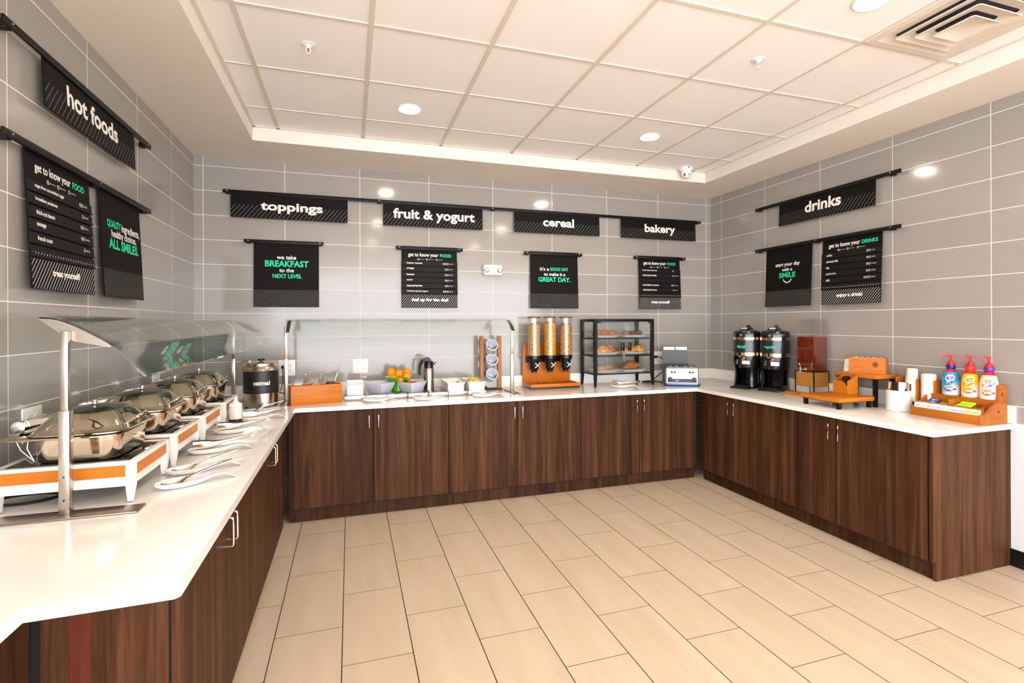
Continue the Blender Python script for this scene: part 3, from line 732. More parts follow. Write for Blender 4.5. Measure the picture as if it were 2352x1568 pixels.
for i, y in enumerate(YS):
    s = s0 if i == 0 else dup(s0, (0, y, K), label='white buffet stand with orange wood panels, ' + ST[i])
    s.location = (0, y, K); s['label'] = 'white buffet stand with orange wood panels, ' + ST[i]
    c = c0 if i == 0 else dup(c0)
    c.location = (.300, y + .005, K + .1447); c['label'] = 'steel chafing dish with glass-topped lid, ' + ST[i]
# black cord coiled under the first stand
m = MB(); pts = [(.12 + .1 * math.cos(a) * 1.0, -2.52 + .065 * math.sin(a), K + .006 + .001 * a) for a in [2 * PI * i / 30 for i in range(36)]]; m.tube(pts, .005, 8)
o = obj('power_cord', m, BLACK); tag(o, 'black power cord coiled under the nearest buffet stand', 'cord')
m = MB(); m.tube([(.0075, -.842, 1.10), (.03, -.842, 1.10), (.055, -.85, 1.085), (.06, -.86, 1.02), (.05, -.87, .95), (.04, -.88, .872)], .0045, 8); m.box(.008, .04, -.856, -.83, 1.087, 1.113, b=.004)
o = obj('power_cord', m, BLACK); tag(o, 'black plug and cord in the left wall outlet above the far chafing dishes', 'cord')

# ------------------------------------------------------------------ sneeze guards
def sneeze_guard(label, loc, rz, posts, plate_half, xs0, glass_mat):
    """local: u (x) across the counter towards the guest, posts at local y values, glass runs along y"""
    t = thing('sneeze_guard', label, 'sneeze guard', loc, rz)
    prof = [(-.145, .659), (-.072, .652), (-.040, .6495), (-.008, .640), (.028, .622), (.075, .594), (.126, .558), (.165, .518), (.20, .474), (.225, .449)]
    def cat(p, n=3):
        out = []
        for i in range(len(p) - 1):
            p0, p1, p2, p3 = p[max(i - 1, 0)], p[i], p[i + 1], p[min(i + 2, len(p) - 1)]
            for k in range(n):
                q = k / n
                out.append(tuple(.5 * ((2 * p1[d]) + (p2[d] - p0[d]) * q + (2 * p0[d] - 5 * p1[d] + 4 * p2[d] - p3[d]) * q * q + (3 * p1[d] - p0[d] - 3 * p2[d] + p3[d]) * q ** 3) for d in (0, 1)))
        return out + [p[-1]]
    c = cat(prof); up = [(a, b) for a, b in c]; dn = [(a - .002, b - .006) for a, b in c]
    m = MB(); n = len(c)
    y0, y1 = min(posts) - .004, max(posts) + .004
    rings = [[(a, y0, b) for a, b in up + dn[::-1]], [(a, y1, b) for a, b in up + dn[::-1]]]
    m.loft(rings); g = obj('glass_pane', m, glass_mat, t, smooth=30)
    for k, y in enumerate(posts):
        m = MB(); m.box(-plate_half, plate_half, y - xs0, y + xs0, 0, .006, b=.001); obj('base_plate', m, STEEL_D, t)
        m = MB(); m.box(-.0145, .0145, y - .0145, y + .0145, .0062, .343, b=.0012); p = obj('post', m, STEEL, t)
        for z in (.055, .13, .2):
            mm = MB(); mm.cyl(.0028, -.0004, .0012, seg=12, M=Matrix.Translation((0, y - .0145, z)) @ Matrix.Rotation(PI / 2, 4, 'X')); obj('bolt', mm, CHROME if z == .2 else BLACK, p)
        m = MB(); m.box(-.0105, .0105, y - .0105, y + .0105, .343, .6, b=.001); obj('upper_post', m, STEEL, p)
        # blade-shaped arm under the glass
        i0 = 6 * 0 + 4
        top = [q for q in dn if -.074 <= q[0] <= .127]
        poly = [(a, b - .0002) for a, b in top] + [(.118, .545), (.02, .566), (-.006, .582), (-.076, .639)]
        s = 1 if k == 0 else -1
        m = MB(); m.prism(poly, y + s * .011, y + s * .016, 'xz')
        a1 = [(a, y + s * .011, b - .0002) for a, b in top] ; a2 = [(a, y + s * .038, b - .0002) for a, b in top]
        b1 = [(a, y + s * .011, b - .004) for a, b in top]; b2 = [(a, y + s * .038, b - .004) for a, b in top]
        m.loft([[p1, p2, p3, p4] for p1, p2, p3, p4 in zip(a1, a2, b2, b1)])
        obj('arm', m, STEEL_D, t)
    return t
sneeze_guard('curved glass sneeze guard on steel posts over the chafing dishes', (.327, 0, K), 0, (-2.735, -.215), .208, .041, GLASS_G)
# the second one crosses the back counter: local x points to the room (-y)
sneeze_guard('curved glass sneeze guard on slim steel posts over the cold toppings counter', (0, -.372, K), -PI / 2, (.726, 2.592), .178, .027, GLASS)

# ------------------------------------------------------------------ spoon rests, spoons and tongs
def make_rest():
    t = thing('spoon_rest', 'white ceramic spoon rest', 'spoon rest', (0, 0, K), 0, 'white spoon rests')
    # bowl 0 .. .19 along x, handle to .26
    m = MB(); rings = []
    st = [(0.0, .006, .020, .024), (.008, .022, .012, .0255), (.03, .041, .003, .027), (.065, .050, 0, .027), (.10, .048, 0, .027), (.135, .038, .002, .0275), (.165, .026, .009, .029), (.19, .019, .018, .033), (.215, .017, .024, .034), (.24, .020, .020, .029), (.26, .021, .010, .018), (.275, .017, .001, .007)]
    for x, hw, zb, zt in st:
        deep = zt - max(zb + .004, .004) if x < .17 else .002
        row = []
        for k in range(9):     # underside from left to right
            a = -1 + 2 * k / 8; row.append((x, hw * a, zb + (zt - zb) * abs(a) ** 3))
        for k in range(9):     # inside back from right to left
            a = 1 - 2 * k / 8; b = a * .88; row.append((x, hw * b, zt + .0005 - deep * (1 - abs(a) ** 2.4)))
        rings.append(row)
    m.loft(rings); obj('bowl', m, WHITE, t, smooth=60)
    return t
def make_spoon(long=.24):
    t = thing('serving_spoon', 'steel serving spoon', 'spoon', (0, 0, K), 0, 'serving spoons')
    m = MB(); rings = []
    for k in range(9):
        a = k / 8; hw = .027 * math.sin(PI * min(1, a * .9 + .06)) ** .6; dz = .012 * math.sin(PI * min(1, a + .02)); x = -.075 + .085 * a
        z = .022 - dz + .02 * max(0, a - .6)
        rings.append([(x, hw * math.cos(b), z + .008 * (1 - math.sin(b)) * 0 + (.006 if False else 0) - .004 * math.sin(b) - 0.0) for b in [2 * PI * i / 12 for i in range(12)]])
    m.loft(rings); obj('spoon_bowl', m, PANST, t, smooth=70)
    m = MB(); rings = []
    for k in range(8):
        a = k / 7; x = .004 + .165 * a; z = .024 + .045 * math.sin(a * 1.15) ; hw = .0045 + .0035 * a
        rings.append([(x, -hw, z), (x, hw, z), (x, hw, z + .0035), (x, -hw, z + .0035)])
    m.loft(rings); obj('spoon_handle', m, PANST, t, smooth=50)
    return t
def make_tongs():
    t = thing('serving_tongs', 'steel serving tongs', 'tongs', (0, 0, K), 0, 'steel serving tongs')
    for s in (-1, 1):
        m = MB(); rings = []
        for x, hw, z, off in ((-.085, .026, .046, .020), (-.06, .028, .045, .021), (-.03, .026, .044, .021), (-.005, .017, .044, .018), (.03, .010, .048, .013), (.09, .008, .056, .009), (.15, .007, .062, .005), (.168, .006, .064, .003)):
            y = s * off
            rings.append([(x, y - s * .0012, z - hw), (x, y + s * .0012, z - hw), (x, y + s * .0035, z), (x, y + s * .0012, z + hw * .6), (x, y - s * .0012, z + hw * .6), (x, y + s * .001, z)])
        m.loft(rings, M=Matrix.Translation((0, 0, -.0075))); obj('tong_arm', m, PANST, t, smooth=40)
    m = MB(); m.cyl(.007, -.012, .012, seg=14, M=Matrix.Translation((.166, 0, .057)) @ Matrix.Rotation(PI / 2, 4, 'X')); obj('hinge', m, PANST, t)
    return t
R0, S0, T0 = make_rest(), make_spoon(), make_tongs()
rests = [((.512, -2.545), 24, 'white spoon rest nearest the camera, on the left counter', 's', 'steel serving spoon in the spoon rest nearest the camera'),
         ((.490, -2.345), 20, 'white spoon rest second from the camera, holding a spoon', 's', 'steel serving spoon in the second spoon rest from the camera'),
         ((.470, -1.985), 12, 'white spoon rest on the left counter holding the nearest tongs', 't', 'steel serving tongs nearest the camera'),
         ((.475, -1.515), 8, 'white spoon rest in front of the squeeze bottle, holding tongs', 't', 'steel serving tongs in front of the squeeze bottle'),
         ((.530, -1.14), 14, 'white spoon rest between squeeze bottle and oatmeal kettle, holding tongs', 't', 'steel serving tongs beside the squeeze bottle, farthest of three'),
         ((.500, -.855), 16, 'white spoon rest right in front of the oatmeal kettle', 's', 'steel serving spoon right in front of the oatmeal kettle'),
         ((1.298, -.555), -14, 'white spoon rest on the back counter before the left square bowl', 's', 'steel spoon in the leftmost spoon rest of the back counter'),
         ((1.685, -.59), -14, 'white spoon rest on the back counter before the right square bowl', 's', 'steel spoon in the middle spoon rest of the cold section'),
         ((2.175, -.58), -12, 'white spoon rest on the back counter before the melon tray', 's', 'steel spoon in the spoon rest before the melon tray'),
         ((3.575, -.375), -44, 'white spoon rest in front of the pastry case', 't', 'steel pastry tongs in front of the pastry case')]
for i, ((x, y), a, lb, k, lk) in enumerate(rests):
    r = R0 if i == 0 else dup(R0)
    r.location = (x, y, K); r.rotation_euler = (0, 0, R(a)); r['label'] = lb
    far = y > -.7 and i > 5
    src = S0 if k == 's' else T0
    first = (i == 0) or (i == 2)
    q = src if first else dup(src)
    d = .095 if k == 's' else .10
    q.location = (x + d * math.cos(R(a)) + (.01 if k == 't' else 0), y + d * math.sin(R(a)), K + (.004 if k == 's' else .0105)); q.rotation_euler = (0, 0, R(a) + (R(4) if k == 's' else R(3))); q['label'] = lk
    if i > 5 and k == 's': q.scale = (.75, .6, .6)

# ------------------------------------------------------------------ squeeze bottle
SYRUP = P('dark_syrup', (52, 36, 30), .2); CLOUDY = P('cloudy_plastic', (226, 218, 204), .4, var=.02, sss=0)
t = thing('squeeze_bottle', 'translucent squeeze bottle with dark syrup left at the bottom', 'bottle', (.528, -1.205, K))
m = MB(); m.lathe([(.036, 0), (.0385, .003), (.0385, .034)], 32); obj('syrup', m, SYRUP, t)
m = MB(); m.lathe([(.0387, .0342), (.0387, .098), (.036, .106), (.034, .108)], 32); obj('bottle_body', m, CLOUDY, t)
m = MB(); m.lathe([(.036, .1082), (.0375, .11), (.0375, .126), (.035, .128), (.018, .136), (.016, .140), (.009, .146), (.005, .172), (.003, .173)], 32); obj('nozzle_cap', m, WHITEP, t)

# ------------------------------------------------------------------ oatmeal kettle
STRB = P('black_band', (26, 23, 24), .4); STRL = P('band_stripe', (58, 54, 54), .45)
t = thing('soup_kettle', 'round steel soup kettle with black band lettered oatmeal', 'kettle', (.573, -.53, K))
Rk = .121
for a in (20, 110, 200, 290):
    m = MB(); m.cyl(.011, 0, .017, seg=14, c=(.098 * math.cos(R(a)), .098 * math.sin(R(a)))); obj('foot', m, BLACK, t)
m = MB(); m.lathe([(.10, .0145), (Rk - .003, .016), (Rk, .02), (Rk, .27), (.125, .275), (.134, .278), (.135, .281), (.128, .300), (.120, .308), (.104, .310)], 64); obj('kettle_body', m, brushed('kettle_steel', (214, 200, 182), .16, (90, 90, 3)), t)
m = MB(); m.lathe([(Rk + .0004, .110), (Rk + .0012, .111), (Rk + .0012, .271), (Rk + .0004, .272)], 64, cap0=False, cap1=False)
m.mi = 1
for zz0, zz1 in ((.115, .165), (.215, .268)):
    for k in range(46):
        a = k * 2 * PI / 46; pts = []
        for q in range(4):
            f = q / 3; b = a + f * (zz1 - zz0) * .9 / Rk; pts.append((b, zz0 + f * (zz1 - zz0)))
        for q in range(3):
            (b0, z0), (b1, z1) = pts[q], pts[q + 1]; dd = .0012 / Rk; r_ = Rk + .0016
            m.mesh(([(r_ * math.sin(b), -r_ * math.cos(b), z) for b, z in ((b0, z0), (b0 + dd, z0), (b1 + dd, z1), (b1, z1))], [(0, 1, 2, 3)]))
bn = obj('printed_band', m, [STRB, STRL], t)
m = MB(); wrap_text(m, 'oatmeal', R(18 - 8.5), .172, .206, Rk + .0019, .112, .03); obj('lettering', m, INK_W, bn, smooth=0)
m = MB(); m.lathe([(.104, .3105), (.104, .322), (.106, .324), (.106, .327), (.09, .332), (.03, .337), (.001, .337)], 48); ld = obj('lid', m, PANST, t)
m = MB(); m.lathe([(.006, .337), (.006, .343), (.022, .345), (.025, .350), (.024, .356), (.018, .359), (.001, .36)], 24); obj('lid_knob', m, BLACK, ld)
m = MB(); m.tube([(-.122, -.02, .318), (-.138, -.02, .328), (-.122, -.02, .342), (-.085, -.02, .345)], .004, 8); m.ball(.006, (-.07, -.02, .35), seg=12); m.box(-.075, -.065, -.026, -.014, .337, .352); obj('ladle_handle', m, PANST, t)
m = MB(); m.tube([(.665, -.0085, 1.12), (.665, -.03, 1.12), (.672, -.10, 1.09), (.69, -.24, 1.03), (.695, -.38, .985), (.692, -.44, .97)], .0042, 8); m.box(.652, .678, -.03, -.0095, 1.105, 1.132, b=.003)
m.tube([(.685, -.42, .955), (.72, -.33, .93), (.735, -.22, .9), (.73, -.12, .873), (.70, -.09, .873), (.69, -.16, .873), (.73, -.2, .875)], .0042, 8)
o = obj('power_cord', m, BLACK); tag(o, 'black cord of the oatmeal kettle plugged in behind it', 'cord')

# ------------------------------------------------------------------ cold section on the back counter
NUTS = P('chopped_nuts', (206, 150, 70), .7, var=.4, scale=300); RAISIN = P('dried_cranberries', (70, 22, 26), .45, var=.5, scale=260); SEED = P('brown_sugar', (150, 96, 56), .8, var=.3, scale=400)
t = thing('topping_box', 'orange wooden box holding three glass topping jars', 'box', (.782, -.583, K), R(14.5))
L, D, H = .375, .112, .147
m = MB(); e = .01
m.box(0, L, 0, e, 0, H, b=.001); m.box(0, L, D - e, D, 0, H, b=.001); m.box(0, e, e, D - e, 0, H); m.box(L - e, L, e, D - e, 0, H); m.box(e, L - e, e, D - e, 0, .10); obj('box', m, ORANGE_X, t)
BX = t.matrix_basis.copy() if False else Matrix.Translation((.782, -.583, K)) @ Matrix.Rotation(R(14.5), 4, 'Z')
JARS = ['leftmost jar, nearly empty, in the orange topping box', 'middle glass jar with chopped nuts in the orange topping box', 'rightmost glass jar with dried cranberries in the topping box']
def heap(hx, hy, z0, h, rng, seed):
    rg = random.Random(seed); mb = MB(); rings = []
    for s_, z in ((1, 0), (1, h * .35), (.8, h * .75), (.45, h), (.1, h * 1.02)):
        rings.append([(p[0] * s_ * (1 + rg.uniform(-.06, .06)), p[1] * s_ * (1 + rg.uniform(-.06, .06)), z0 + z + rg.uniform(-rng, rng)) for p in rrect(hx, hy, .3 * min(hx, hy), 0, n=6)])
    mb.loft(rings); return mb
for i, (fill, mt) in enumerate(((.025, SEED), (.055, NUTS), (.058, RAISIN))):
    cx = .068 + i * .118; w0 = BX @ Vector((cx, D / 2, .1005))
    t = thing('topping_jar', 'square ' + JARS[i], 'jar', w0, R(14.5), 'glass topping jars')
    m = MB(); o_ = [rrect(.045, .041, .012, z, n=4) for z in (0, .085, .098)]
    o_[2] = rrect(.050, .045, .012, .098, n=4); i_ = [rrect(.048, .043, .011, .097, n=4), rrect(.042, .038, .010, .084, n=4), rrect(.042, .038, .010, .004, n=4)]
    m.loft(o_ + i_); obj('glass_jar', m, GLASS, t)
    hm = heap(.040, .036, .0045, fill, .002, 20 + i); obj('filling', hm, mt, t, smooth=60)
    m = MB(); m.tube([(.02, 0, fill * .5), (.034, -.005, .085), (.046 if i < 2 else .05, -.008, .125)], .0028, 8); m.ball(.007, (.047, -.008, .127), sc=(1, .5, 1), seg=12); obj('spoon', m, PANST, t)
# steel cold wells
XS = [1.161, 1.327, 1.493, 1.662, 1.832, 2.0, 2.168, 2.331]
PL = ['leftmost, under the white packet holder', 'second from the left, under the left square bowl', 'third from the left, in front of the fruit bowl', 'fourth, under the right square bowl', 'fifth, under the vacuum jug', 'sixth, under the white packet tray', 'rightmost, under the melon tray']
w0 = None
def riser():
    t = thing('cold_plate', 'low steel cold plate', 'cold plate', (0, 0, K), 0, 'row of low steel cold plates')
    m = MB(); m.box(.0012, .1645, 0, .385, .033, .0385, b=.002); m.box(.0012, .1645, 0, .006, .001, .034, b=.0015); m.box(.004, .16, .012, .38, 0, .0325); obj('plate', m, STEEL, t); return t
for i in range(7):
    if i == 0: w0 = riser(); q = w0
    else: q = dup(w0)
    q.location = (XS[i], -.46, K); q['label'] = 'low steel cold plate, ' + PL[i]
HP = K + .0388
t = thing('packet_holder', 'white box holding cards, with a steel tong lying behind, left end of the cold plates', 'holder', (1.246, -.42, HP))
m = MB(); m.box(-.062, .062, 0, .006, 0, .080, b=.0015); m.box(-.062, .062, .09, .096, 0, .115, b=.0015); m.box(-.062, -.056, .006, .09, 0, .09); m.box(.056, .062, .006, .09, 0, .09); m.box(-.056, .056, .006, .09, 0, .006); obj('box', m, WHITEP, t)
m = MB(); m.box(-.05, .054, .012, .02, .008, .089); m.mi = 1; m.box(-.05, .054, .0115, .012, .081, .087); obj('card', m, [WHITEP, P('pink_print', (226, 196, 190), .6)], t)
m = MB(); put_text(m, 'Dry Mix', -.022, .02, .048, .055, -.0006, .02); obj('lettering', m, INK_S, t, smooth=0)
t = thing('utensil', 'dark steel tong ends sticking out behind the white packet holder', 'tongs', (1.275, -.31, HP))
for s in (0, .016):
    m = MB(); m.tube([(-.07 + s, .0, .004), (.0 + s, .01, .09), (.036 + s, .012, .132)], .0055, 8); m.box(.030 + s, .042 + s, .004, .02, .128, .137); obj('tong_arm', m, STEEL_D, t)
# square flared bowls
def sqbowl(label):
    t = thing('square_bowl', label, 'bowl', (0, 0, HP), 0, 'square white bowls')
    def sq(h, z): return rrect(h, h, .006, z, n=4)
    m = MB(); m.loft([sq(.060, 0), sq(.062, .002), sq(.092, .083), sq(.093, .085), sq(.088, .085), sq(.058, .006)]); obj('bowl', m, GREY_W, t); return t
b0 = sqbowl('white square flared bowl, empty, left of the fruit bowl'); b0.location = (1.450, -.30, HP); b0.rotation_euler = (0, 0, R(46))
b1 = dup(b0, (1.708, -.325, HP), R(38), 'white square flared bowl with strawberries, in front of the oranges')
STRAW = P('strawberry', (206, 40, 34), .35, var=.25, scale=120)
for k, (x, y) in enumerate(((-.03, .0), (-.008, .018), (.012, -.004), (.03, .02), (.005, .04), (-.02, -.03), (.035, -.02))):
    m = MB(); m.ball(.017, (0, 0, .014), (1.1, .8, .75), seg=14); o = obj('strawberry', m, STRAW, None, loc=(1.708 + x, -.325 + y, HP + .0565)); tag(o, 'red strawberry piece lying in the right square bowl', 'strawberry', 'strawberries in the square bowl')
m = MB(); m.box(-.04, .04, -.045, .045, 0, .05); m.loft([rrect(.058, .058, .01, .006, n=4), rrect(.078, .078, .01, .056, n=4)]); 
m.bm.free(); m = MB(); m.loft([rrect(.057, .057, .008, .0065, n=4), rrect(.0755, .0755, .01, .056, n=4)])
o = obj('crushed_berries', m, STRAW, None, loc=(1.708, -.325, HP), rot=(0, 0, R(38))); tag(o, 'red berry filling inside the right square bowl', 'berries', kind='stuff')
# pedestal fruit bowl
GREENC = P('green_glaze', (70, 160, 14), .2, var=.1, coat=.4)
t = thing('fruit_bowl', 'shallow fruit bowl, white inside and green outside, on a green foot', 'bowl', (1.605, -.235, HP))
m = MB(); m.lathe([(.058, 0), (.060, .003), (.052, .05), (.05, .062)], 40); obj('pedestal', m, GREENC, t)
m = MB(); m.lathe([(.05, .0622), (.085, .078), (.108, .100), (.117, .122)], 48, cap1=False); m.mi = 1; m.lathe([(.117, .122), (.1195, .1235), (.115, .1235), (.104, .101), (.08, .08), (.03, .072), (.001, .071)], 48, cap0=False); obj('bowl', m, [GREENC, P('cream_glaze', (244, 236, 220), .2, var=.01)], t)
ORF = P('orange_peel', (250, 150, 6), .38, var=.05, scale=9, bump=.35, bscale=420, sss=.05); STEMC = P('stem_scar', (120, 110, 30), .7)
APPLE = P('apple_skin', (226, 120, 40), .25, var=.45, scale=24)
def orange():
    t = thing('orange', 'orange', 'orange', (0, 0, 0), 0, 'oranges in the fruit bowl')
    m = MB(); m.ball(.0365, (0, 0, 0), (1, 1, .97), seg=32); obj('peel', m, ORF, t)
    m = MB(); m.ball(.004, (0, 0, .0345), (1, 1, .35), seg=10); obj('stem_scar', m, STEMC, t); return t
og = [((1.541, -.255, 1.068), (1, 1, 1), 'large orange on top at the left of the fruit bowl'), ((1.605, -.265, 1.056), (.4, .2, 0), 'orange on top in the middle of the fruit bowl'), ((1.678, -.225, 1.058), (2, 1, 0), 'orange at the back right of the fruit bowl'),
      ((1.668, -.292, 1.028), (1.2, .6, 2), 'orange at the front right of the fruit bowl'), ((1.556, -.282, 1.019), (.5, -.6, 2), 'smaller orange low at the front left of the fruit bowl')]
O0 = orange()
for i, (l, r, lb) in enumerate(og):
    q = O0 if i == 0 else dup(O0)
    q.location = l; q.rotation_euler = r; q['label'] = lb
    if i == 4: q.scale = (.85,) * 3
t = thing('apple', 'small red and yellow apple at the front of the fruit bowl', 'apple', (1.612, -.322, 1.004), 0)
m = MB(); m.lathe([(.004, .022), (.012, .027), (.026, .024), (.031, .006), (.027, -.014), (.014, -.026), (.004, -.024)], 28); obj('flesh', m, APPLE, t, smooth=60)
m = MB(); m.tube([(0, 0, .02), (.002, 0, .032)], .0015, 6); obj('stem', m, STEMC, t)
# vacuum jug
JUG = brushed('jug_steel', (206, 190, 170), .2, (110, 110, 3))
t = thing('vacuum_jug', 'steel vacuum jug with black lid and handle', 'jug', (1.862, -.262, HP), R(-14))
m = MB(); m.lathe([(.041, 0), (.044, .003), (.0445, .175), (.041, .187), (.038, .19)], 48); obj('jug_body', m, JUG, t)
m = MB(); m.lathe([(.038, .1902), (.0395, .192), (.038, .243), (.036, .247), (.03, .250)], 40); m.prism([(.03, .228), (.062, .243), (.066, .236), (.036, .205)], -.012, .012); obj('lid', m, BLACK, t)
m = MB(); m.loft([[(-.025 + a, -.021, .248 + b) for a, b in ()] or [(x, -.022 * s_, z) for x, z in ((-.052, .25), (-.05, .27), (-.03, .284), (.0, .282), (.02, .262), (.018, .25))] for s_ in (1, -1)]); obj('thumb_lever', m, BLACK, t)
m = MB(); m.tube([(-.036, 0, .262), (-.058, 0, .25), (-.076, 0, .21), (-.080, 0, .165), (-.074, 0, .128)], [.014, .014, .0115, .0105, .011], 12); obj('handle', m, BLACK, t)
# white trays with food
def tray(label, loc, w_, d, h):
    t = thing('food_tray', label, 'tray', loc, 0, 'white food trays')
    def r_(hx, hy, z, r=.012): return rrect(hx, hy, r, z, d and 0, d / 2, n=4)
    hx, hy = w_ / 2, d / 2
    m = MB(); m.loft([r_(hx - .006, hy - .006, 0), r_(hx - .004, hy - .004, h - .016), r_(hx + .002, hy + .002, h - .012), r_(hx + .004, hy + .004, h), r_(hx - .008, hy - .008, h), r_(hx - .012, hy - .012, .006)]); obj('tray', m, WHITE, t); return t
YT = -.452
tray('white rectangular tray of upright creamer packets and blueberry cups', (2.068, YT, HP), .152, .36, .075)
tray('white rectangular tray of cut melon at the right end of the cold plates', (2.252, YT, HP), .150, .36, .075)
PACK = P('cream_packet', (244, 236, 214), .45, var=.04); PACKY = P('yellow_print', (226, 190, 90), .5); FOIL = P('grey_foil', (190, 186, 180), .3, .6)
p0 = None; rg = random.Random(3)
for r in range(6):
    for c in range(4):
        if p0 is None:
            p0 = thing('creamer_packet', 'cream paper packet standing upright in the white tray', 'packet', (0, 0, 0), 0, 'cream packets standing in the white tray')
            m = MB(); m.loft([[(-.014, 0, 0), (.014, 0, 0), (.014, .003, 0), (-.014, .003, 0)], [(-.0145, -.0035, .03), (.0145, -.0035, .03), (.0145, .006, .03), (-.0145, .006, .03)], [(-.0145, 0, .062), (.0145, 0, .062), (.0145, .0015, .062), (-.0145, .0015, .062)]]); obj('wrapper', m, PACK, p0)
            m = MB(); m.box(-.010, .010, -.0042, -.0034, .02, .034); obj('printed_label', m, PACKY, p0); q = p0
        else: q = dup(p0)
        q.location = (2.068 - .047 + c * .031, YT + .12 + r * .035, HP + .022); q.rotation_euler = (R(-24 + rg.uniform(-8, 8)), R(rg.uniform(-9, 9)), R(rg.uniform(-14, 14)))
CUPW = P('yogurt_white', (246, 244, 244), .4, var=.01); BLUEB = P('blueberry', (46, 58, 118), .4, var=.2)
m = MB(); m.box(2.068 - .062, 2.068 + .062, YT + .014, YT + .115, HP + .0065, HP + .064, b=.004); o = obj('yogurt_filling', m, CUPW); tag(o, 'smooth white yogurt filling the front of the packet tray', 'yogurt', kind='stuff')
for k, (x, y) in enumerate(((.012, .055), (.026, .047), (.036, .072))):
    m = MB(); m.ball(.0075, seg=16); o = obj('blueberry', m, BLUEB, None, loc=(2.068 + x, YT + y, HP + .0706)); tag(o, ('left', 'middle', 'right')[k] + ' of three dark blueberries on the white yogurt', 'blueberry', 'blueberries on the yogurt')
MELY = P('melon_yellow', (250, 222, 90), .35, var=.12, scale=60, sss=.1); MELO = P('cantaloupe_orange', (248, 166, 40), .35, var=.1, scale=60, sss=.1); MELG = P('honeydew_green', (222, 226, 110), .35, var=.12, scale=60, sss=.1)
rg = random.Random(11)
for k in range(26):
    mt, nm, nl = ((MELY, 'pineapple_chunk', 'yellow pineapple chunk'), (MELO, 'cantaloupe_chunk', 'orange cantaloupe chunk'), (MELG, 'honeydew_chunk', 'pale green honeydew chunk'))[(k * 7 + k // 3) % 3 if k > 5 else (1 if k in (0, 2) else 0)]
    m = MB(); a = rg.uniform(.013, .019); m.box(-a, a, -a * .8, a * .8, -a * .7, a * .7, b=.005)
    ly = k // 14; x = 2.252 + rg.uniform(-.042, .042); y = YT + .075 + (k % 14) * .018
    o = obj(nm, m, mt, None, loc=(x, y, HP + .045 + ly * .022), rot=(rg.uniform(-.5, .5), rg.uniform(-.5, .5), rg.uniform(0, 3))); tag(o, nl + ' heaped in the right white tray', 'fruit', nl + 's in the right white tray')
m = MB(); m.box(2.252 - .06, 2.252 + .06, YT + .015, YT + .34, HP + .0065, HP + .036, b=.004); o = obj('fruit_layer', m, MELY); tag(o, 'layer of melon pieces underneath in the right white tray', 'fruit', kind='stuff')

# ------------------------------------------------------------------ cutlery rack
RACKW = wood('rack_wood', [(.3, (140, 84, 44)), (.7, (186, 120, 66))], (40, 40, 2), .4)
t = thing('cutlery_rack', 'upright rack with two wooden posts holding three tilted white cutlery cups', 'rack', (2.46, -.115, K))
m = MB(); m.box(-.105, .105, -.055, .055, 0, .006, b=.001); m.box(-.08, -.045, -.05, -.03, .006, .03); obj('base', m, BLACKM, t)
for x in (-.0845, .0855):
    m = MB(); m.loft([[(q[0], q[2] * 0 + q[1], z) for q in rrect(.0195, .019, .006, 0, x, 0, n=4)] for z in (.0062, .485)] + [[(q[0], q[1], .498) for q in rrect(.014, .014, .006, 0, x, 0, n=4)]]); obj('post', m, RACKW, t)
CUPG = P('white_cutlery_cup', (226, 228, 240), .3, var=.01)
for z in (.415, .28, .145):
    Mc = Matrix.Translation((.0, -.062, z)) @ Matrix.Rotation(R(62), 4, 'X')
    m = MB(); m.tube([(-.066, 0, 0), (-.052, -.03, 0), (-.05, -.05, -.002), (-.02, -.075, -.03)], .0028, 8, M=Matrix.Translation((0, 0, z))); m.tube([(.066, 0, 0), (.052, -.03, 0), (.05, -.05, -.002), (.02, -.075, -.03)], .0028, 8, M=Matrix.Translation((0, 0, z))); obj('cup_bracket', m, BLACKM, t)
    m = MB(); m.lathe([(.036, -.10), (.041, -.097), (.052, .0), (.057, .002), (.058, .006), (.052, .008), (.049, .0), (.038, -.09), (.001, -.092)], 36, M=Mc); obj('cup', m, CUPG, t)
CUT = P('cutlery_steel', (206, 200, 194), .12, 1)
WHICH = ('top', 'middle', 'bottom'); KN = ('fork', 'knife', 'spoon')
for i, z in enumerate((.415, .28, .145)):
    Mc = Matrix.Translation((2.46, -.115 - .062, K + z)) @ Matrix.Rotation(R(62), 4, 'X'); rg = random.Random(i)
    for k in range(6):
        m = MB(); x = -.028 + k * .0115; y = -.012 - .012 * math.sin(k * 1.3) - .006
        m.tube([(x * .6, y * .6 - .006, -.082), (x, y - .01, -.02), (x * 1.05, y - .012, .004 + .004 * (k % 3))], [.0025, .0035, .0042], 8, M=Mc); m.ball(.0052, (x * 1.05, y - .012, .005 + .004 * (k % 3)), (1.1, .6, 1), 10, M=Mc)
        o = obj(KN[i], m, CUT); tag(o, 'steel %s handle in the %s cup of the cutlery rack' % (KN[i], WHICH[i]), KN[i], 'cutlery in the %s cup' % WHICH[i])

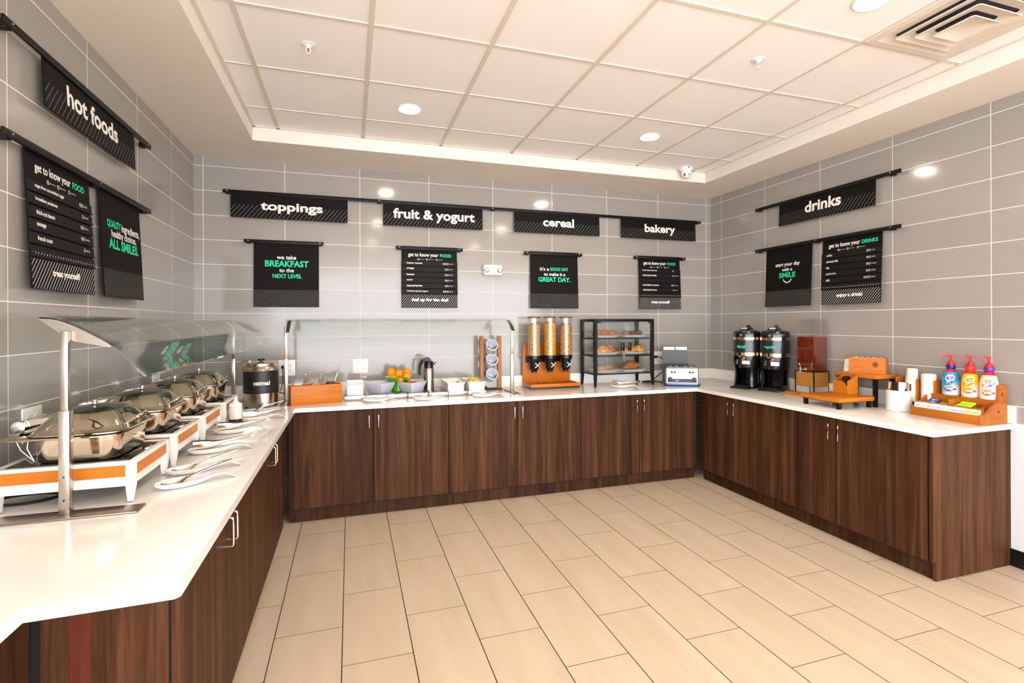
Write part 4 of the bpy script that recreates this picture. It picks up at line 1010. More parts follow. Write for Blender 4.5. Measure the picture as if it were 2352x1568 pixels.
# ------------------------------------------------------------------ cereal dispenser
C_OAT = cereal('oat_rings', [(0, (196, 146, 92)), (.25, (216, 172, 118)), (.5, (226, 188, 138)), (.75, (182, 126, 74))], 210)
C_FRU = cereal('fruit_loops', [(0, (226, 150, 40)), (.2, (236, 176, 74)), (.4, (214, 96, 40)), (.52, (150, 178, 50)), (.66, (236, 196, 90)), (.85, (220, 120, 50))], 150)
C_BRAN = cereal('bran_flakes', [(0, (190, 128, 64)), (.3, (222, 172, 100)), (.6, (206, 150, 82)), (.9, (84, 48, 30))], 190)
t = thing('cereal_dispenser', 'orange wooden stand with three clear cereal hoppers', 'dispenser', (3.055, -.03, K))
m = MB(); m.box(-.25, .25, -.018, 0, .014, .414, b=.0015); obj('back_panel', m, ORANGE_P, t)
m = MB(); m.box(-.25, .25, -.25, -.0185, .0005, .013, b=.002); obj('base_pad', m, BLACK, t)
m = MB(); m.box(-.25, .25, -.252, -.238, .0135, .044, b=.001); m.box(-.25, -.238, -.238, -.0185, .0135, .044); m.box(.238, .25, -.238, -.0185, .0135, .044); m.box(-.238, .238, -.238, -.0185, .0135, .02)
obj('drip_tray', m, ORANGE_X, t)
m = MB()
for k in range(9): m.box(-.21 + k * .052, -.19 + k * .052, -.23, -.03, .028, .036)
obj('tray_grill', m, ORANGE, t)
m = MB(); m.box(-.225, .225, -.055, -.0185, .285, .297, b=.001); m.box(-.225, .225, -.026, -.0185, .235, .285, b=.001); obj('bracket', m, BLACK, t)
for k, (x, mt, fill) in enumerate(((-.171, C_OAT, .605), (-.008, C_FRU, .625), (.158, C_BRAN, .605))):
    m = MB(); m.box(x - .03, x + .03, -.06, -.03, .268, .294); m.lathe([(.060, .27), (.064, .275), (.064, .303), (.060, .306)], 40, (x, -.12, 0)); m.lathe([(.056, .27), (.045, .235), (.043, .19), (.040, .175), (.026, .16), (.026, .143)], 32, (x, -.12, 0)); hp = obj('hopper_valve', m, BLACK, t)
    m = MB(); m.cyl(.006, -.01, .012, seg=12, M=Matrix.Translation((x + .012, -.172, .215)) @ Matrix.Rotation(PI / 2, 4, 'X'))
    for a in (45, -45): m.box(-.032, .032, -.0045, .0045, -.004, .004, M=Matrix.Translation((x + .012, -.183, .215)) @ Matrix.Rotation(R(a), 4, 'Y'), b=.0015)
    obj('turn_knob', m, CHROME, hp)
    m = MB(); m.lathe([(.061, .3065), (.061, .665), (.0588, .665), (.0588, .3065)], 40, (x, -.12, 0), cap0=False, cap1=False); tb = obj('clear_tube', m, ACRYL, t)
    m = MB(); m.lathe([(.0632, .665), (.0635, .668), (.0632, .675), (.05, .678)], 36, (x, -.12, 0)); obj('tube_lid', m, P('brown_lid%d' % k, (120, 70, 48), .5), tb)
    m = MB(); rg = random.Random(k); rings = []
    for z in (.306, fill - .01): rings.append([(x + .058 * math.cos(2 * PI * i / 36), -.12 + .058 * math.sin(2 * PI * i / 36), z) for i in range(36)])
    rings.append([(x + .042 * math.cos(2 * PI * i / 36), -.12 + .042 * math.sin(2 * PI * i / 36), fill + rg.uniform(-.004, .006)) for i in range(36)])
    rings.append([(x + .015 * math.cos(2 * PI * i / 36), -.12 + .015 * math.sin(2 * PI * i / 36), fill + .008) for i in range(36)])
    m.loft(rings)
    o = obj('cereal', m, mt, None, loc=(3.055, -.03, K), smooth=50); tag(o, ('plain tan oat cereal in the left hopper', 'orange and green fruit cereal in the middle hopper', 'tan bran cereal with dark specks in the right hopper')[k], 'cereal', kind='stuff')

# ------------------------------------------------------------------ pastry case
t = thing('pastry_case', 'black metal and glass pastry case with three shelves and two glass doors', 'display case', (3.4275, -.345, K))
CW, CD, CH = .655, .315, .653
for x in (0, CW):
    for y in (0, CD):
        m = MB(); sx = 1 if x == 0 else -1; sy = 1 if y == 0 else -1; X = lambda a, b: (min(x + sx * a, x + sx * b), max(x + sx * a, x + sx * b)); Y = lambda a, b: (min(y + sy * a, y + sy * b), max(y + sy * a, y + sy * b))
        m.taper(X(.002, .020) + Y(.002, .020), X(0, .030) + Y(0, .030), 0, .13); m.box(*X(0, .030), *Y(0, .030), .13, CH); obj('leg', m, BLACKM, t)
m = MB()
for y in (0, CD - .026): m.box(.0302, CW - .0302, y, y + .026, CH - .026, CH, b=.001)
for x in (0, CW - .026): m.box(x, x + .026, .0302, CD - .0302, CH - .026, CH, b=.001)
obj('top_frame', m, BLACKM, t)
SHZ = (.128, .302, .468)
for z in SHZ:
    m = MB()
    for y in (.004, CD - .018): m.box(.0302, CW - .0302, y, y + .014, z - .013, z)
    for x in (.004, CW - .018): m.box(x, x + .014, .0302, CD - .0302, z - .013, z)
    s = obj('shelf_frame', m, BLACKM, t); m = MB(); m.box(.02, CW - .02, .02, CD - .02, z + .0003, z + .0045); obj('glass_shelf', m, GLASS, s, smooth=0)
for nm, b in (('side_glass', (.010, .013, .0305, CD - .0305)), ('side_glass', (CW - .013, CW - .010, .0305, CD - .0305)), ('back_glass', (.0305, CW - .0305, CD - .012, CD - .009))):
    m = MB(); m.box(*b, .13, CH - .027); obj(nm, m, GLASS, t, smooth=0)
for k, (a, b) in enumerate(((.032, .3265), (.3285, CW - .032))):
    m = MB(); m.box(a, b, .0005, .0035, .122, CH - .028); d = obj('glass_door', m, GLASS, t, smooth=0)
    hx = .281 if k == 0 else .359; m = MB(); m.box(hx, hx + .030, -.022, .0003, .346, .420, b=.001); obj('handle', m, BLACK, d)
    for z0 in (.118, CH - .040):
        m = MB(); x_ = .0305 if k == 0 else CW - .0305 - .036; m.box(x_, x_ + .036, -.004, .0004, z0, z0 + .014); obj('hinge', m, BLACK, d)
    m = MB(); x_ = .306 if k == 0 else .331; m.box(x_, x_ + .018, -.003, .0004, CH - .042, CH - .029, b=.001); obj('door_latch', m, STEEL_D, d)
def plate():
    t = thing('serving_plate', 'white rectangular plate', 'plate', (0, 0, 0), 0, 'white plates in the pastry case')
    m = MB(); r_ = lambda hx, hy, z, r=.02: rrect(hx, hy, r, z, n=5)
    m.loft([r_(.098, .088, 0), r_(.103, .092, .003), r_(.135, .118, .020), r_(.137, .120, .0215), r_(.134, .117, .0215), r_(.100, .088, .006)]); obj('plate', m, WHITE, t); return t
P0 = plate(); PN = (('bottom', 'white bread slices'), ('middle', 'bagels'), ('top', 'croissants')); PN2 = ('brown toast slices', 'bagels', 'muffins')
for i, z in enumerate(SHZ):
    for k, x in enumerate((.172, .468)):
        q = P0 if (i == 0 and k == 0) else dup(P0)
        q.location = (3.4275 + x, -.345 + .152, K + z + .0048); q['label'] = 'white plate of %s on the %s shelf of the pastry case, %s side' % ((PN[i][1], PN2[i])[k], PN[i][0], ('left', 'right')[k])
CRUST = P('golden_crust', (176, 96, 36), .45, var=.45, scale=45, bump=.3, bscale=120); CHOC = P('chocolate_muffin', (104, 58, 38), .75, var=.35, scale=160, bump=.6, bscale=240)
BLUM = P('baked_muffin', (170, 100, 58), .7, var=.45, scale=70, bump=.6, bscale=200); BAG = P('bagel_crust', (222, 148, 64), .3, var=.3, scale=14, bump=.1, coat=.3); BAGD = P('brown_bagel_crust', (176, 104, 44), .3, var=.35, scale=18, coat=.3)
BREADC = P('white_bread_crumb', (240, 214, 168), .85, var=.08, scale=180, bump=.4, bscale=300); BREADX = P('bread_crust', (176, 104, 50), .7, var=.2); BRN = P('brown_bread_crumb', (166, 100, 56), .85, var=.2, scale=200, bump=.4, bscale=300)
def at_case(x, z, y=.13): return (3.4275 + x, -.345 + y, K + z)
def croissant():
    t = thing('croissant', 'croissant', 'croissant', (0, 0, 0), 0, 'croissants in the pastry case'); m = MB(); pts = []; rs = []
    for k in range(29):
        a = k / 28; an = R(200 + 140 * a); pts.append((.050 * math.cos(an), .050 * math.sin(an) + .040, .004 + .024 * math.sin(PI * a) ** .7)); rs.append((.006 + .024 * math.sin(PI * a) ** .9) * (1 + .09 * math.cos(a * 2 * PI * 6)))
    m.tube(pts, rs, 16); obj('crust', m, CRUST, t, smooth=60); return t
c0 = croissant()
for i, (x, rz, lb) in enumerate(((.098, .3, 'leftmost golden croissant on the top shelf of the pastry case'), (.176, -.2, 'middle golden croissant on the top shelf of the pastry case'), (.262, .5, 'rightmost golden croissant on the top shelf of the pastry case'))):
    q = c0 if i == 0 else dup(c0)
    q.location = at_case(x, SHZ[2] + .0165, .13); q.rotation_euler = (0, 0, rz); q['label'] = lb; q.scale = (1.05, 1.05, 1.15)
def muffin(mt, lb, x, y, seed):
    t = thing('muffin', lb, 'muffin', at_case(x, SHZ[2] + .0112, y), 0, 'muffins on the top shelf')
    m = MB(); m.lathe([(.023, 0), (.030, .026), (.030, .028)], 24); obj('paper_cup', m, mt, t)
    m = MB(); rg = random.Random(seed); m.ball(.036, (0, 0, .032), (1, 1, .72), 22, jit=.05, rng=rg); obj('muffin_top', m, mt, t, smooth=60)
muffin(BLUM, 'lumpy pale brown muffin on the top shelf, beside the door gap', .40, .11, 1); muffin(CHOC, 'dark brown muffin in the middle of the right top plate', .484, .13, 2); muffin(CHOC, 'dark brown muffin at the right end of the top shelf', .560, .13, 3)
def bagel(mt):
    t = thing('bagel', 'bagel', 'bagel', (0, 0, 0), 0, 'bagels on the middle shelf'); m = MB(); n = 28
    ring = [(.030 * math.cos(2 * PI * k / n), .030 * math.sin(2 * PI * k / n), 0) for k in range(n)]
    m.tube(ring, .0235, 16, closed=True); obj('crust', m, mt, t, smooth=60); return t
bg = [(.100, .14, .0285, 15, 'plain bagel half hidden by the front left leg of the pastry case', 0), (.142, .10, .0415, 32, 'plain bagel leaning forward on the left middle plate', 0), (.214, .115, .0475, 52, 'brown bagel standing on edge on the left middle plate', 1), (.262, .17, .0285, 10, 'dark bagel lying behind, at the right of the left middle plate', 1),
      (.395, .12, .0285, 6, 'flat bagel behind the door handles of the pastry case', 0), (.475, .14, .041, 30, 'golden bagel tilted beside the right door handle', 0), (.562, .125, .039, 28, 'golden bagel at the right end of the middle shelf', 0)]
B0 = [bagel(BAG), bagel(BAGD)]; used = [False, False]
for x, y, dz, tilt, lb, k in bg:
    q = dup(B0[k]) if used[k] else B0[k]; used[k] = True
    q.location = at_case(x, SHZ[1] + .0105 + dz + (0 if tilt > 20 else -.0005), y); q.rotation_euler = (R(tilt), 0, R(x * 300 % 40 - 20)); q['label'] = lb
BP = [(-.052, 0), (.052, 0), (.053, .06), (.060, .075), (.055, .094), (.03, .102), (-.03, .102), (-.055, .094), (-.060, .075), (-.053, .06)]
def slice_(mt, lb, grp):
    t = thing('bread_slice', lb, 'bread', (0, 0, 0), 0, grp); m = MB(); m.prism(BP, -.006, .006, 'xy'); 
    for f in m.bm.faces:
        if abs(f.normal.z) < .5: f.material_index = 1
    m.bm.normal_update()
    for f in m.bm.faces: f.material_index = 0 if abs(f.normal.z) > .5 else 1
    obj('slice', m, [mt, BREADX], t, smooth=0); return t
S0 = slice_(BREADC, 'white bread slice', 'white bread slices on the bottom shelf')
for i, (x, y, z, rx, ry, rz, lb) in enumerate(((.125, .06, .021, 4, -8, .2, 'white bread slice lying lowest at the left of the bottom shelf'), (.150, .07, .034, 6, -10, .4, 'white bread slice second from the left on the bottom shelf'), (.180, .06, .046, 5, -14, -.1, 'white bread slice on top of the pile on the bottom shelf'), (.225, .08, .026, 3, 8, .5, 'white bread slice lying at the right of the left bottom plate'))):
    q = S0 if i == 0 else dup(S0)
    q.location = at_case(x, SHZ[0] + z, y); q.rotation_euler = (R(rx), R(ry), rz); q['label'] = lb; q.scale = (.9, .9, .9)
S1 = slice_(BRN, 'brown toast slice', 'brown toast slices on the bottom shelf')
TN = ('first from the left', 'second from the left', 'third from the left', 'fourth from the left', 'fifth from the left', 'at the right end')
for i in range(6):
    q = S1 if i == 0 else dup(S1)
    q.location = at_case(.40 + i * .026, SHZ[0] + .064 - i * .0028, .085 + .004 * i); q.rotation_euler = (R(14), R(-34 + i * 3), R(-12 + i * 3)); q['label'] = 'brown toast slice %s in the leaning row' % TN[i]; q.scale = (.95, .86, .95)

# ------------------------------------------------------------------ toaster
RZT = R(-31)
t = thing('toaster', 'four-slot chrome toaster with two black dials', 'toaster', (4.2755, -.526, K), RZT)
TB = brushed('toaster_steel', (206, 204, 208), .2, (3, 120, 120)); BLUEF = P('blue_film', (86, 126, 196), .3, .3)
m = MB(); m.box(-.168, .168, -.008, .25, .004, .02, b=.004)
for sx in (-.15, .15):
    for y in (.01, .23): m.cyl(.012, 0, .006, c=(sx, y), seg=12)
obj('base', m, BLACK, t)
m = MB(); prof = [(-.155, .02), (-.155, .155)] + [(-.130 + .025 * math.cos(R(a)), .155 + .03 * math.sin(R(a))) for a in (150, 120, 90)] + [(.130 + .025 * math.cos(R(a)), .155 + .03 * math.sin(R(a))) for a in (90, 60, 30)] + [(.155, .155), (.155, .02)]
m.prism(prof, .004, .245); obj('housing', m, P('dark_grey_housing', (84, 78, 74), .35, .5), t)
m = MB(); fr = [(-.145, .022), (.145, .022)]
m.loft([[(x, y, z) for x in (-.143, .143)] + [(x, y + .006, z) for x in (.143, -.143)] for y, z in ((-.004, .022), (-.004, .085), (-.006, .11), (-.006, .135), (-.001, .160), (.003, .17))]); obj('front_panel', m, TB, t)
m = MB(); m.box(-.140, .140, -.0125, -.0045, .008, .031, b=.001); obj('crumb_drawer', m, BLUEF, t)
m = MB(); m.box(-.135, .135, -.0078, -.0045, .034, .07); pn = obj('control_strip', m, BLACK, t)
m = MB(); pts = [(-.046 + .020 * math.cos(2 * PI * i / 20), -.0084, .051 + .009 * math.sin(2 * PI * i / 20)) for i in range(20)]; m.mesh((pts, [tuple(range(20))])); m.mi = 1; put_text(m, 'Hatco', -.061, -.031, .0475, .0545, -.0088, .03); m.mi = 2; put_text(m, 'HEAVY', .005, .038, .053, .058, -.0084, .01); put_text(m, 'DUTY', .005, .038, .046, .051, -.0084, .01); obj('printed_logo', m, [INK_R, INK_W, P('dark_red_ink', (130, 22, 30), .5)], pn, smooth=0)
for s in (-1, 1):
    m = MB(); m.lathe([(.022, 0), (.022, .004), (.016, .005), (.015, .02), (.013, .022)], 28, M=Matrix.Translation((s * .112, -.008, .064)) @ Matrix.Rotation(PI / 2, 4, 'X')); m.box(s * .112 - .0015, s * .112 + .0015, -.0315, -.03, .068, .078); obj('dial', m, BLACK, t)
    m = MB(); m.box(s * .083 - .0012, s * .083 + .0012, -.0072, -.004, .078, .165); obj('lever_slot', m, BLACK, t)
    m = MB(); m.loft([[(s * .083 + .028 * math.cos(2 * PI * i / 24), y, .135 + .0115 * math.sin(2 * PI * i / 24)) for i in range(24)] for y in (-.007, -.03)]); lv = obj('lever', m, BLACK, t)
    m = MB(); m.box(s * .083 - .003, s * .083 + .003, -.0315, -.0302, .128, .146); obj('lever_pin', m, CHROME, lv)
m = MB()
for x in (-.105, -.048, .035, .092): m.box(x - .016, x + .016, .03, .22, .184, .1875, b=.001)
obj('slot', m, P('slot_rim', (160, 156, 152), .25, .9), t)
t = thing('napkin_caddy', 'black open box holding white card packs, standing behind the toaster', 'caddy', (4.385, -.262, K), RZT)
m = MB(); m.box(-.125, .125, 0, .004, .003, .335); m.box(-.125, .125, .072, .076, .003, .335); m.box(-.125, -.121, .004, .072, .003, .335); m.box(.121, .125, .004, .072, .003, .335); m.box(-.125, .125, 0, .076, 0, .003); obj('box', m, BLACK, t)
for s, lb in ((-1, 'left of two white paper packs in the black box behind the toaster'), (1, 'right of two white paper packs in the black box behind the toaster')):
    m = MB(); m.box(-.056, .056, -.03, .03, 0, .362, b=.005); v = Vector((s * .0605, .038, .0035)); o = obj('napkin_pack', m, WHITEP, None, loc=Matrix.Rotation(RZT, 4, 'Z') @ v + Vector((4.385, -.262, K)), rot=(0, 0, RZT)); tag(o, lb, 'napkins', 'white packs behind the toaster')
m = MB(); m.tube([(4.305, -.0095, 1.118), (4.32, -.04, 1.119), (4.345, -.07, 1.11), (4.375, -.10, 1.06), (4.335, -.13, .98), (4.20, -.16, .90), (4.16, -.18, .872)], .0048, 8); m.box(4.29, 4.325, -.035, -.0092, 1.105, 1.13, b=.003)
m.tube([(4.16, -.18, .873), (4.12, -.15, .8725), (4.10, -.10, .8725), (4.15, -.07, .8725), (4.22, -.10, .873), (4.22, -.16, .883), (4.15, -.20, .8845), (4.13, -.15, .884), (4.19, -.11, .876), (4.24, -.2, .8725), (4.27, -.29, .8725)], .0048, 8)
o = obj('power_cord', m, BLACK); tag(o, 'black cord looped on the counter between pastry case and toaster', 'cord')
m = MB(); m.tube([(4.345, -.0095, 1.075), (4.35, -.03, 1.07), (4.365, -.05, 1.0), (4.38, -.09, .89), (4.40, -.1, .872)], .0022, 6); o = obj('thin_cord', m, P('grey_cord', (170, 176, 190), .5)); tag(o, 'thin grey cord hanging from the outlet beside the toaster', 'cord')

# ------------------------------------------------------------------ coffee dispensers
CB = P('coffee_black', (12, 12, 14), .22, var=.1, coat=.5); CS = brushed('coffee_steel', (220, 196, 170), .14, (90, 90, 3)); CL = P('coffee_label', (30, 27, 29), .3, var=.05, coat=.4); CLS = P('coffee_label_stripe', (62, 58, 60), .35)
def coffee(word, width, label, loc, rz):
    t = thing('coffee_dispenser', label, 'coffee dispenser', loc, rz, 'black coffee dispensers'); r = .125
    m = MB(); m.box(-.086, .086, -.172, .03, 0, .018, b=.004); m.lathe([(.118, 0), (.12, .003), (.116, .016)], 40, (0, 0, 0), sx=.95); obj('base_plate', m, CB, t)
    # foot shell: back wall and two cheeks with a slot through
    m = MB(); n = 26
    a = [R(-52 + 284 * k / n) for k in range(n + 1)]
    def ring(z, rr): return [(rr * math.cos(q), rr * math.sin(q), z) for q in a]
    zs = [(.0165, .122), (.05, .118), (.10, .112), (.15, .112), (.194, .119)]
    inner = [(z, rr - .012) for z, rr in zs]
    for (z0, r0), (z1, r1) in zip(zs, zs[1:]):
        A, B, C, D_ = ring(z0, r0), ring(z1, r1), ring(z0, r0 - .012), ring(z1, r1 - .012)
        for k in range(n):
            if k in (2, 3) and .04 < z0 < .16: continue
            v = [A[k], A[k + 1], B[k + 1], B[k], C[k], C[k + 1], D_[k + 1], D_[k]]
            m.mesh((v, [(0, 1, 2, 3), (5, 4, 7, 6), (4, 0, 3, 7), (1, 5, 6, 2), (3, 2, 6, 7), (4, 5, 1, 0)]))
    m.box(-.07, .07, .02, .06, .018, .19)
    obj('stand', m, CB, t)
    m = MB(); m.box(-.06, .06, -.16, -.02, .0182, .021); obj('drip_grid', m, P('drip_grid', (44, 44, 46), .35), t)
    m = MB(); m.lathe([(.1, .192), (.117, .194), (.121, .22), (r, .30), (r, .3035)], 56); obj('lower_body', m, CB, t)
    m = MB(); m.lathe([(r - .0005, .3036), (r + .0005, .305), (r + .0005, .335), (r - .0005, .336)], 56); obj('steel_band', m, CS, t)
    m = MB(); m.lathe([(r, .3362), (r, .4518)], 56)
    m.mi = 1
    for z0, z1 in ((.34, .370), (.42, .450)):
        for k in range(60):
            q = k * 2 * PI / 60; dd = .0015 / r; sh = (z1 - z0) * .8 / r; rr = r + .0004
            m.mesh(([(rr * math.cos(b), rr * math.sin(b), z) for b, z in ((q, z0), (q + dd, z0), (q + dd + sh, z1), (q + sh, z1))], [(0, 1, 2, 3)]))
    lb = obj('label_band', m, [CL, CLS], t)
    m = MB(); wrap_text(m, word, 0, .376, .408, r + .0008, width, .03); obj('lettering', m, INK_G, lb, smooth=0)
    m = MB(); m.lathe([(r - .0005, .452), (r + .0005, .4535), (r + .0005, .4775), (r - .0005, .478)], 56); obj('steel_band', m, CS, t)
    m = MB(); m.lathe([(r, .4782), (r + .001, .51), (r - .003, .524), (r - .006, .53), (.09, .542), (.05, .55), (.001, .552)], 56)
    for k in range(12):
        q = R(k * 30); m.box(r - .012, r - .001, -.01, .01, .518, .531, M=Matrix.Rotation(q, 4, 'Z'))
    tp = obj('lid', m, CB, t)
    m = MB(); m.lathe([(.012, 0), (.013, .002), (.009, .003)], 20, M=Matrix.Translation((0, -r - .0005, .497)) @ Matrix.Rotation(PI / 2, 4, 'X')); obj('emblem', m, P('grey_emblem', (120, 118, 116), .35), tp)
    m = MB(); m.box(-.03, .03, -.062, .01, .549, .572, b=.003); m.box(-.05, .04, -.03, .05, .549, .566, b=.004); m.prism([(-.02, .566), (.05, .566), (.03, .585), (-.01, .592)], .0, .02, 'yz'); obj('lid_latch', m, CB, tp)
    m = MB(); m.box(-.027, .027, -.0635, -.0622, .553, .567); obj('latch_label', m, P('pale_label', (200, 196, 170), .5), tp)
    # tap
    m = MB(); m.box(-.013, .013, -.155, -.118, .215, .29, b=.003); m.box(-.011, .011, -.150, -.125, .29, .345, b=.004); m.cyl(.009, .195, .215, c=(0, -.14), seg=14); tap = obj('tap', m, BLACK, t)
    m = MB(); m.loft([rrect(.034, .0165, .007, 0, n=5), rrect(.034, .0165, .007, .003, n=5)], M=Matrix.Translation((.046, -.128, .245)) @ Matrix.Rotation(R(18), 4, 'Z') @ Matrix.Rotation(PI / 2, 4, 'X')); m.prism([(-.05, .225), (-.028, .225), (-.02, .27), (-.04, .268)], -.1335, -.1305); m.tube([(.012, -.15, .272), (.03, -.146, .272), (.05, -.132, .258)], .003, 8); obj('tap_guard', m, STEEL, t)
    m = MB(); m.box(.014, .040, -.1265, -.1245, .276, .295); obj('warning_label', m, P('orange_label', (210, 120, 80), .5), t)
    m = MB(); m.box(-.0125, .0125, -.1512, -.1502, .30, .303); obj('lever_mark', m, INK_W, tap)
    return t
coffee('decaf', .086, 'black coffee dispenser lettered decaf, nearer the corner', (4.795, -.812, K), R(-66.6))
coffee('regular', .112, 'black coffee dispenser lettered regular, beside the juice dispenser', (4.895, -1.045, K), R(-64.2))

# ------------------------------------------------------------------ juice dispenser
PINE = wood('light_pine', [(.3, (156, 98, 36)), (.7, (188, 128, 60))], (4, 30, 40), .45)
m, tm = base('apple_juice'); tm.b.inputs['Base Color'].default_value = (*lin((150, 52, 8)), 1)
nz = tm.noise(tm.coord(), 6); tm.l(tm.mix(nz, lin((118, 30, 4)), lin((150, 46, 6))), tm.b.inputs['Base Color']); tm.b.inputs['Roughness'].default_value = .08; tm.b.inputs['Transmission Weight'].default_value = .35; tm.b.inputs['IOR'].default_value = 1.33
JUICE = m
t = thing('juice_dispenser', 'square clear juice dispenser with amber juice on a wood-panelled black frame', 'juice dispenser', (4.856, -1.492, K))
JW, JD = .168, .19
m = MB()
for x in (0, JW):
    for y in (0, JD):
        sx = 1 if x == 0 else -1; sy = 1 if y == 0 else -1; m.box(x, x + sx * .007, y, y + sy * .007, 0, .205)
for y in (0, JD - .006): m.box(0, JW, y, y + .006, .198, .206)
for x in (0, JW - .006): m.box(x, x + .006, 0, JD, .198, .206)
for x in (0, JW - .006): m.box(x, x + .006, 0, JD, 0, .005)
obj('frame', m, BLACKM, t)
for b in ((.0075, JW - .0075, .002, .010), (.0075, JW - .0075, JD - .010, JD - .002)):
    m = MB(); m.box(*b, .075, .197); obj('wood_panel', m, PINE, t, smooth=0)
for b in ((.002, .010, .0105, JD - .0105), (JW - .010, JW - .002, .0105, JD - .0105)):
    m = MB(); m.box(*b, .075, .197); obj('wood_panel', m, PINE, t, smooth=0)
i = .008
m = MB()
for b in ((i, JW - i, i, i + .004), (i, JW - i, JD - i - .004, JD - i), (i, i + .004, i + .004, JD - i - .004), (JW - i - .004, JW - i, i + .004, JD - i - .004)): m.box(*b, .2065, .608)
m.box(i, JW - i, i, JD - i, .2062, .210); obj('clear_tank', m, ACRYL, t, smooth=0)
m = MB(); m.box(i - .002, JW - i + .002, i - .002, JD - i + .002, .609, .614, b=.001); m.box(i + .006, JW - i - .006, i + .006, JD - i - .006, .630, .634); 
for b in ((i + .006, JW - i - .006, i + .006, i + .009), (i + .006, JW - i - .006, JD - i - .009, JD - i - .006), (i + .006, i + .009, i + .009, JD - i - .009), (JW - i - .009, JW - i - .006, i + .009, JD - i - .009)): m.box(*b, .614, .640)
obj('clear_lid', m, ACRYL, t, smooth=0)
m = MB(); j = i + .0045; m.box(j, JW - j, j, JD - j, .2105, .492); o = obj('juice', m, JUICE, None, loc=(4.856, -1.492, K), smooth=0); tag(o, 'amber juice filling most of the clear square tank', 'juice', kind='stuff')
m = MB(); Mx = Matrix.Translation((0, .088, .219)) @ Matrix.Rotation(-PI / 2, 4, 'Y'); m.lathe([(.014, -.002), (.014, .003), (.009, .006), (.006, .012), (.006, .045), (.009, .047), (.009, .06), (.006, .062)], 18, M=Mx @ Matrix.Translation((0, 0, -.007))); m.lathe([(.005, -.026), (.008, -.02), (.009, .012), (.006, .016)], 16, (-.048, .088, .22)); m.tube([(-.048, .088, .235), (-.050, .088, .255), (-.058, .088, .268)], [.004, .0035, .005], 10); m.ball(.006, (-.06, .088, .269), seg=10)
obj('tap', m, CHROME, t)
t = thing('drip_tray', 'small orange wooden tray with a black mat below the juice tap', 'tray', (4.772, -1.385, K))
m = MB()
for b in ((0, .074, 0, .01), (0, .074, .10, .11), (0, .01, .01, .10), (.064, .074, .01, .10)): m.box(*b, 0, .024)
obj('tray_frame', m, ORANGE, t); m = MB(); m.box(.0102, .0638, .0102, .0998, .001, .017); obj('mat', m, BLACK, t)

# ------------------------------------------------------------------ tiered risers and their load
def tier(label, loc, w_, d, h, th):
    t = thing('display_riser', label, 'riser', loc, 0, 'orange wooden risers on black legs')
    m = MB(); m.box(0, w_, 0, d, h - th, h, b=.0015); obj('top_board', m, ORANGE, t)
    m = MB(); m.box(.003, w_ - .003, .003, d - .003, h - th - .004, h - th - .0002); obj('underframe', m, BLACKM, t)
    for x in (.012, w_ - .036):
        for y in (.012, d - .036):
            m = MB(); m.box(x, x + .024, y, y + .024, 0, h - th - .0042, b=.001); obj('leg', m, BLACKM, t)
    return t
tier('low orange wooden riser on black legs, carrying the bin of black packets', (4.468, -2.045, K), .336, .322, .079, .030)
tier('taller orange wooden riser on black legs beside the right wall', (4.807, -2.055, K), .222, .335, .233, .030)
t = thing('packet_bin', 'orange wooden bin with a sloping side, full of black packets', 'bin', (4.695, -1.922, K + .0793))
m = MB(); BW, BD = .105, .118
m.prism([(0, 0), (BW, 0), (BW, .142), (0, .098)], 0, .008); m.prism([(0, 0), (BW, 0), (BW, .142), (0, .098)], BD - .008, BD); m.box(0, .008, .008, BD - .008, 0, .098); m.box(BW - .008, BW, .008, BD - .008, 0, .142); m.box(.008, BW - .008, .008, BD - .008, 0, .006); obj('bin', m, ORANGE, t)
SACH = P('black_packet', (14, 13, 14), .35, var=.3, scale=80); s0 = None; rg = random.Random(5)
for k in range(14):
    if s0 is None:
        s0 = thing('black_packet', 'narrow black packet standing in the orange sloping bin', 'packet', (0, 0, 0), 0, 'black packets in the sloping bin')
        m = MB(); rings = []
        for z, w_ in ((0, .011), (.06, .012), (.1, .016), (.115, .018)): rings.append([(x, .0022 * math.sin(i * 1.7) + (.0016 if i < 5 else -.0016), z) for i, x in enumerate([-w_, -w_ / 2, 0, w_ / 2, w_, w_, w_ / 2, 0, -w_ / 2, -w_])])
        m.loft(rings); obj('wrapper', m, SACH, s0); q = s0
    else: q = dup(s0)
    a = (k % 7) / 6; b = k // 7
    q.location = (4.695 + .026 + b * .05, -1.922 + .022 + a * .074, K + .0875 + .008); q.rotation_euler = (R(24 * (.5 - a) * -1.6), R(-14 + b * 16), R(70 + rg.uniform(-30, 30)))
KW = knotwood('knotty_box_wood', [(.3, (176, 92, 16)), (.7, (206, 122, 34))], [(.165, 0, .068, .022)], (6, 30, 40))
t = thing('sachet_box', 'long orange wooden box with a dark knot, on the taller riser', 'box', (4.818, -1.838, K + .2333), R(-63.5))
m = MB(); L, D, H = .228, .082, .118
for b in ((0, L, 0, .008), (0, L, D - .008, D), (0, .008, .008, D - .008), (L - .008, L, .008, D - .008)): m.box(*b, 0, H)
m.box(.008, L - .008, .008, D - .008, 0, .008); obj('box', m, KW, t)
TEAM = Matrix.Translation((4.818, -1.838, K + .2333)) @ Matrix.Rotation(R(-63.5), 4, 'Z'); TEAP = P('white_sachet', (240, 236, 230), .5, var=.03); TEAQ = P('pale_pink_sachet', (232, 200, 176), .5)
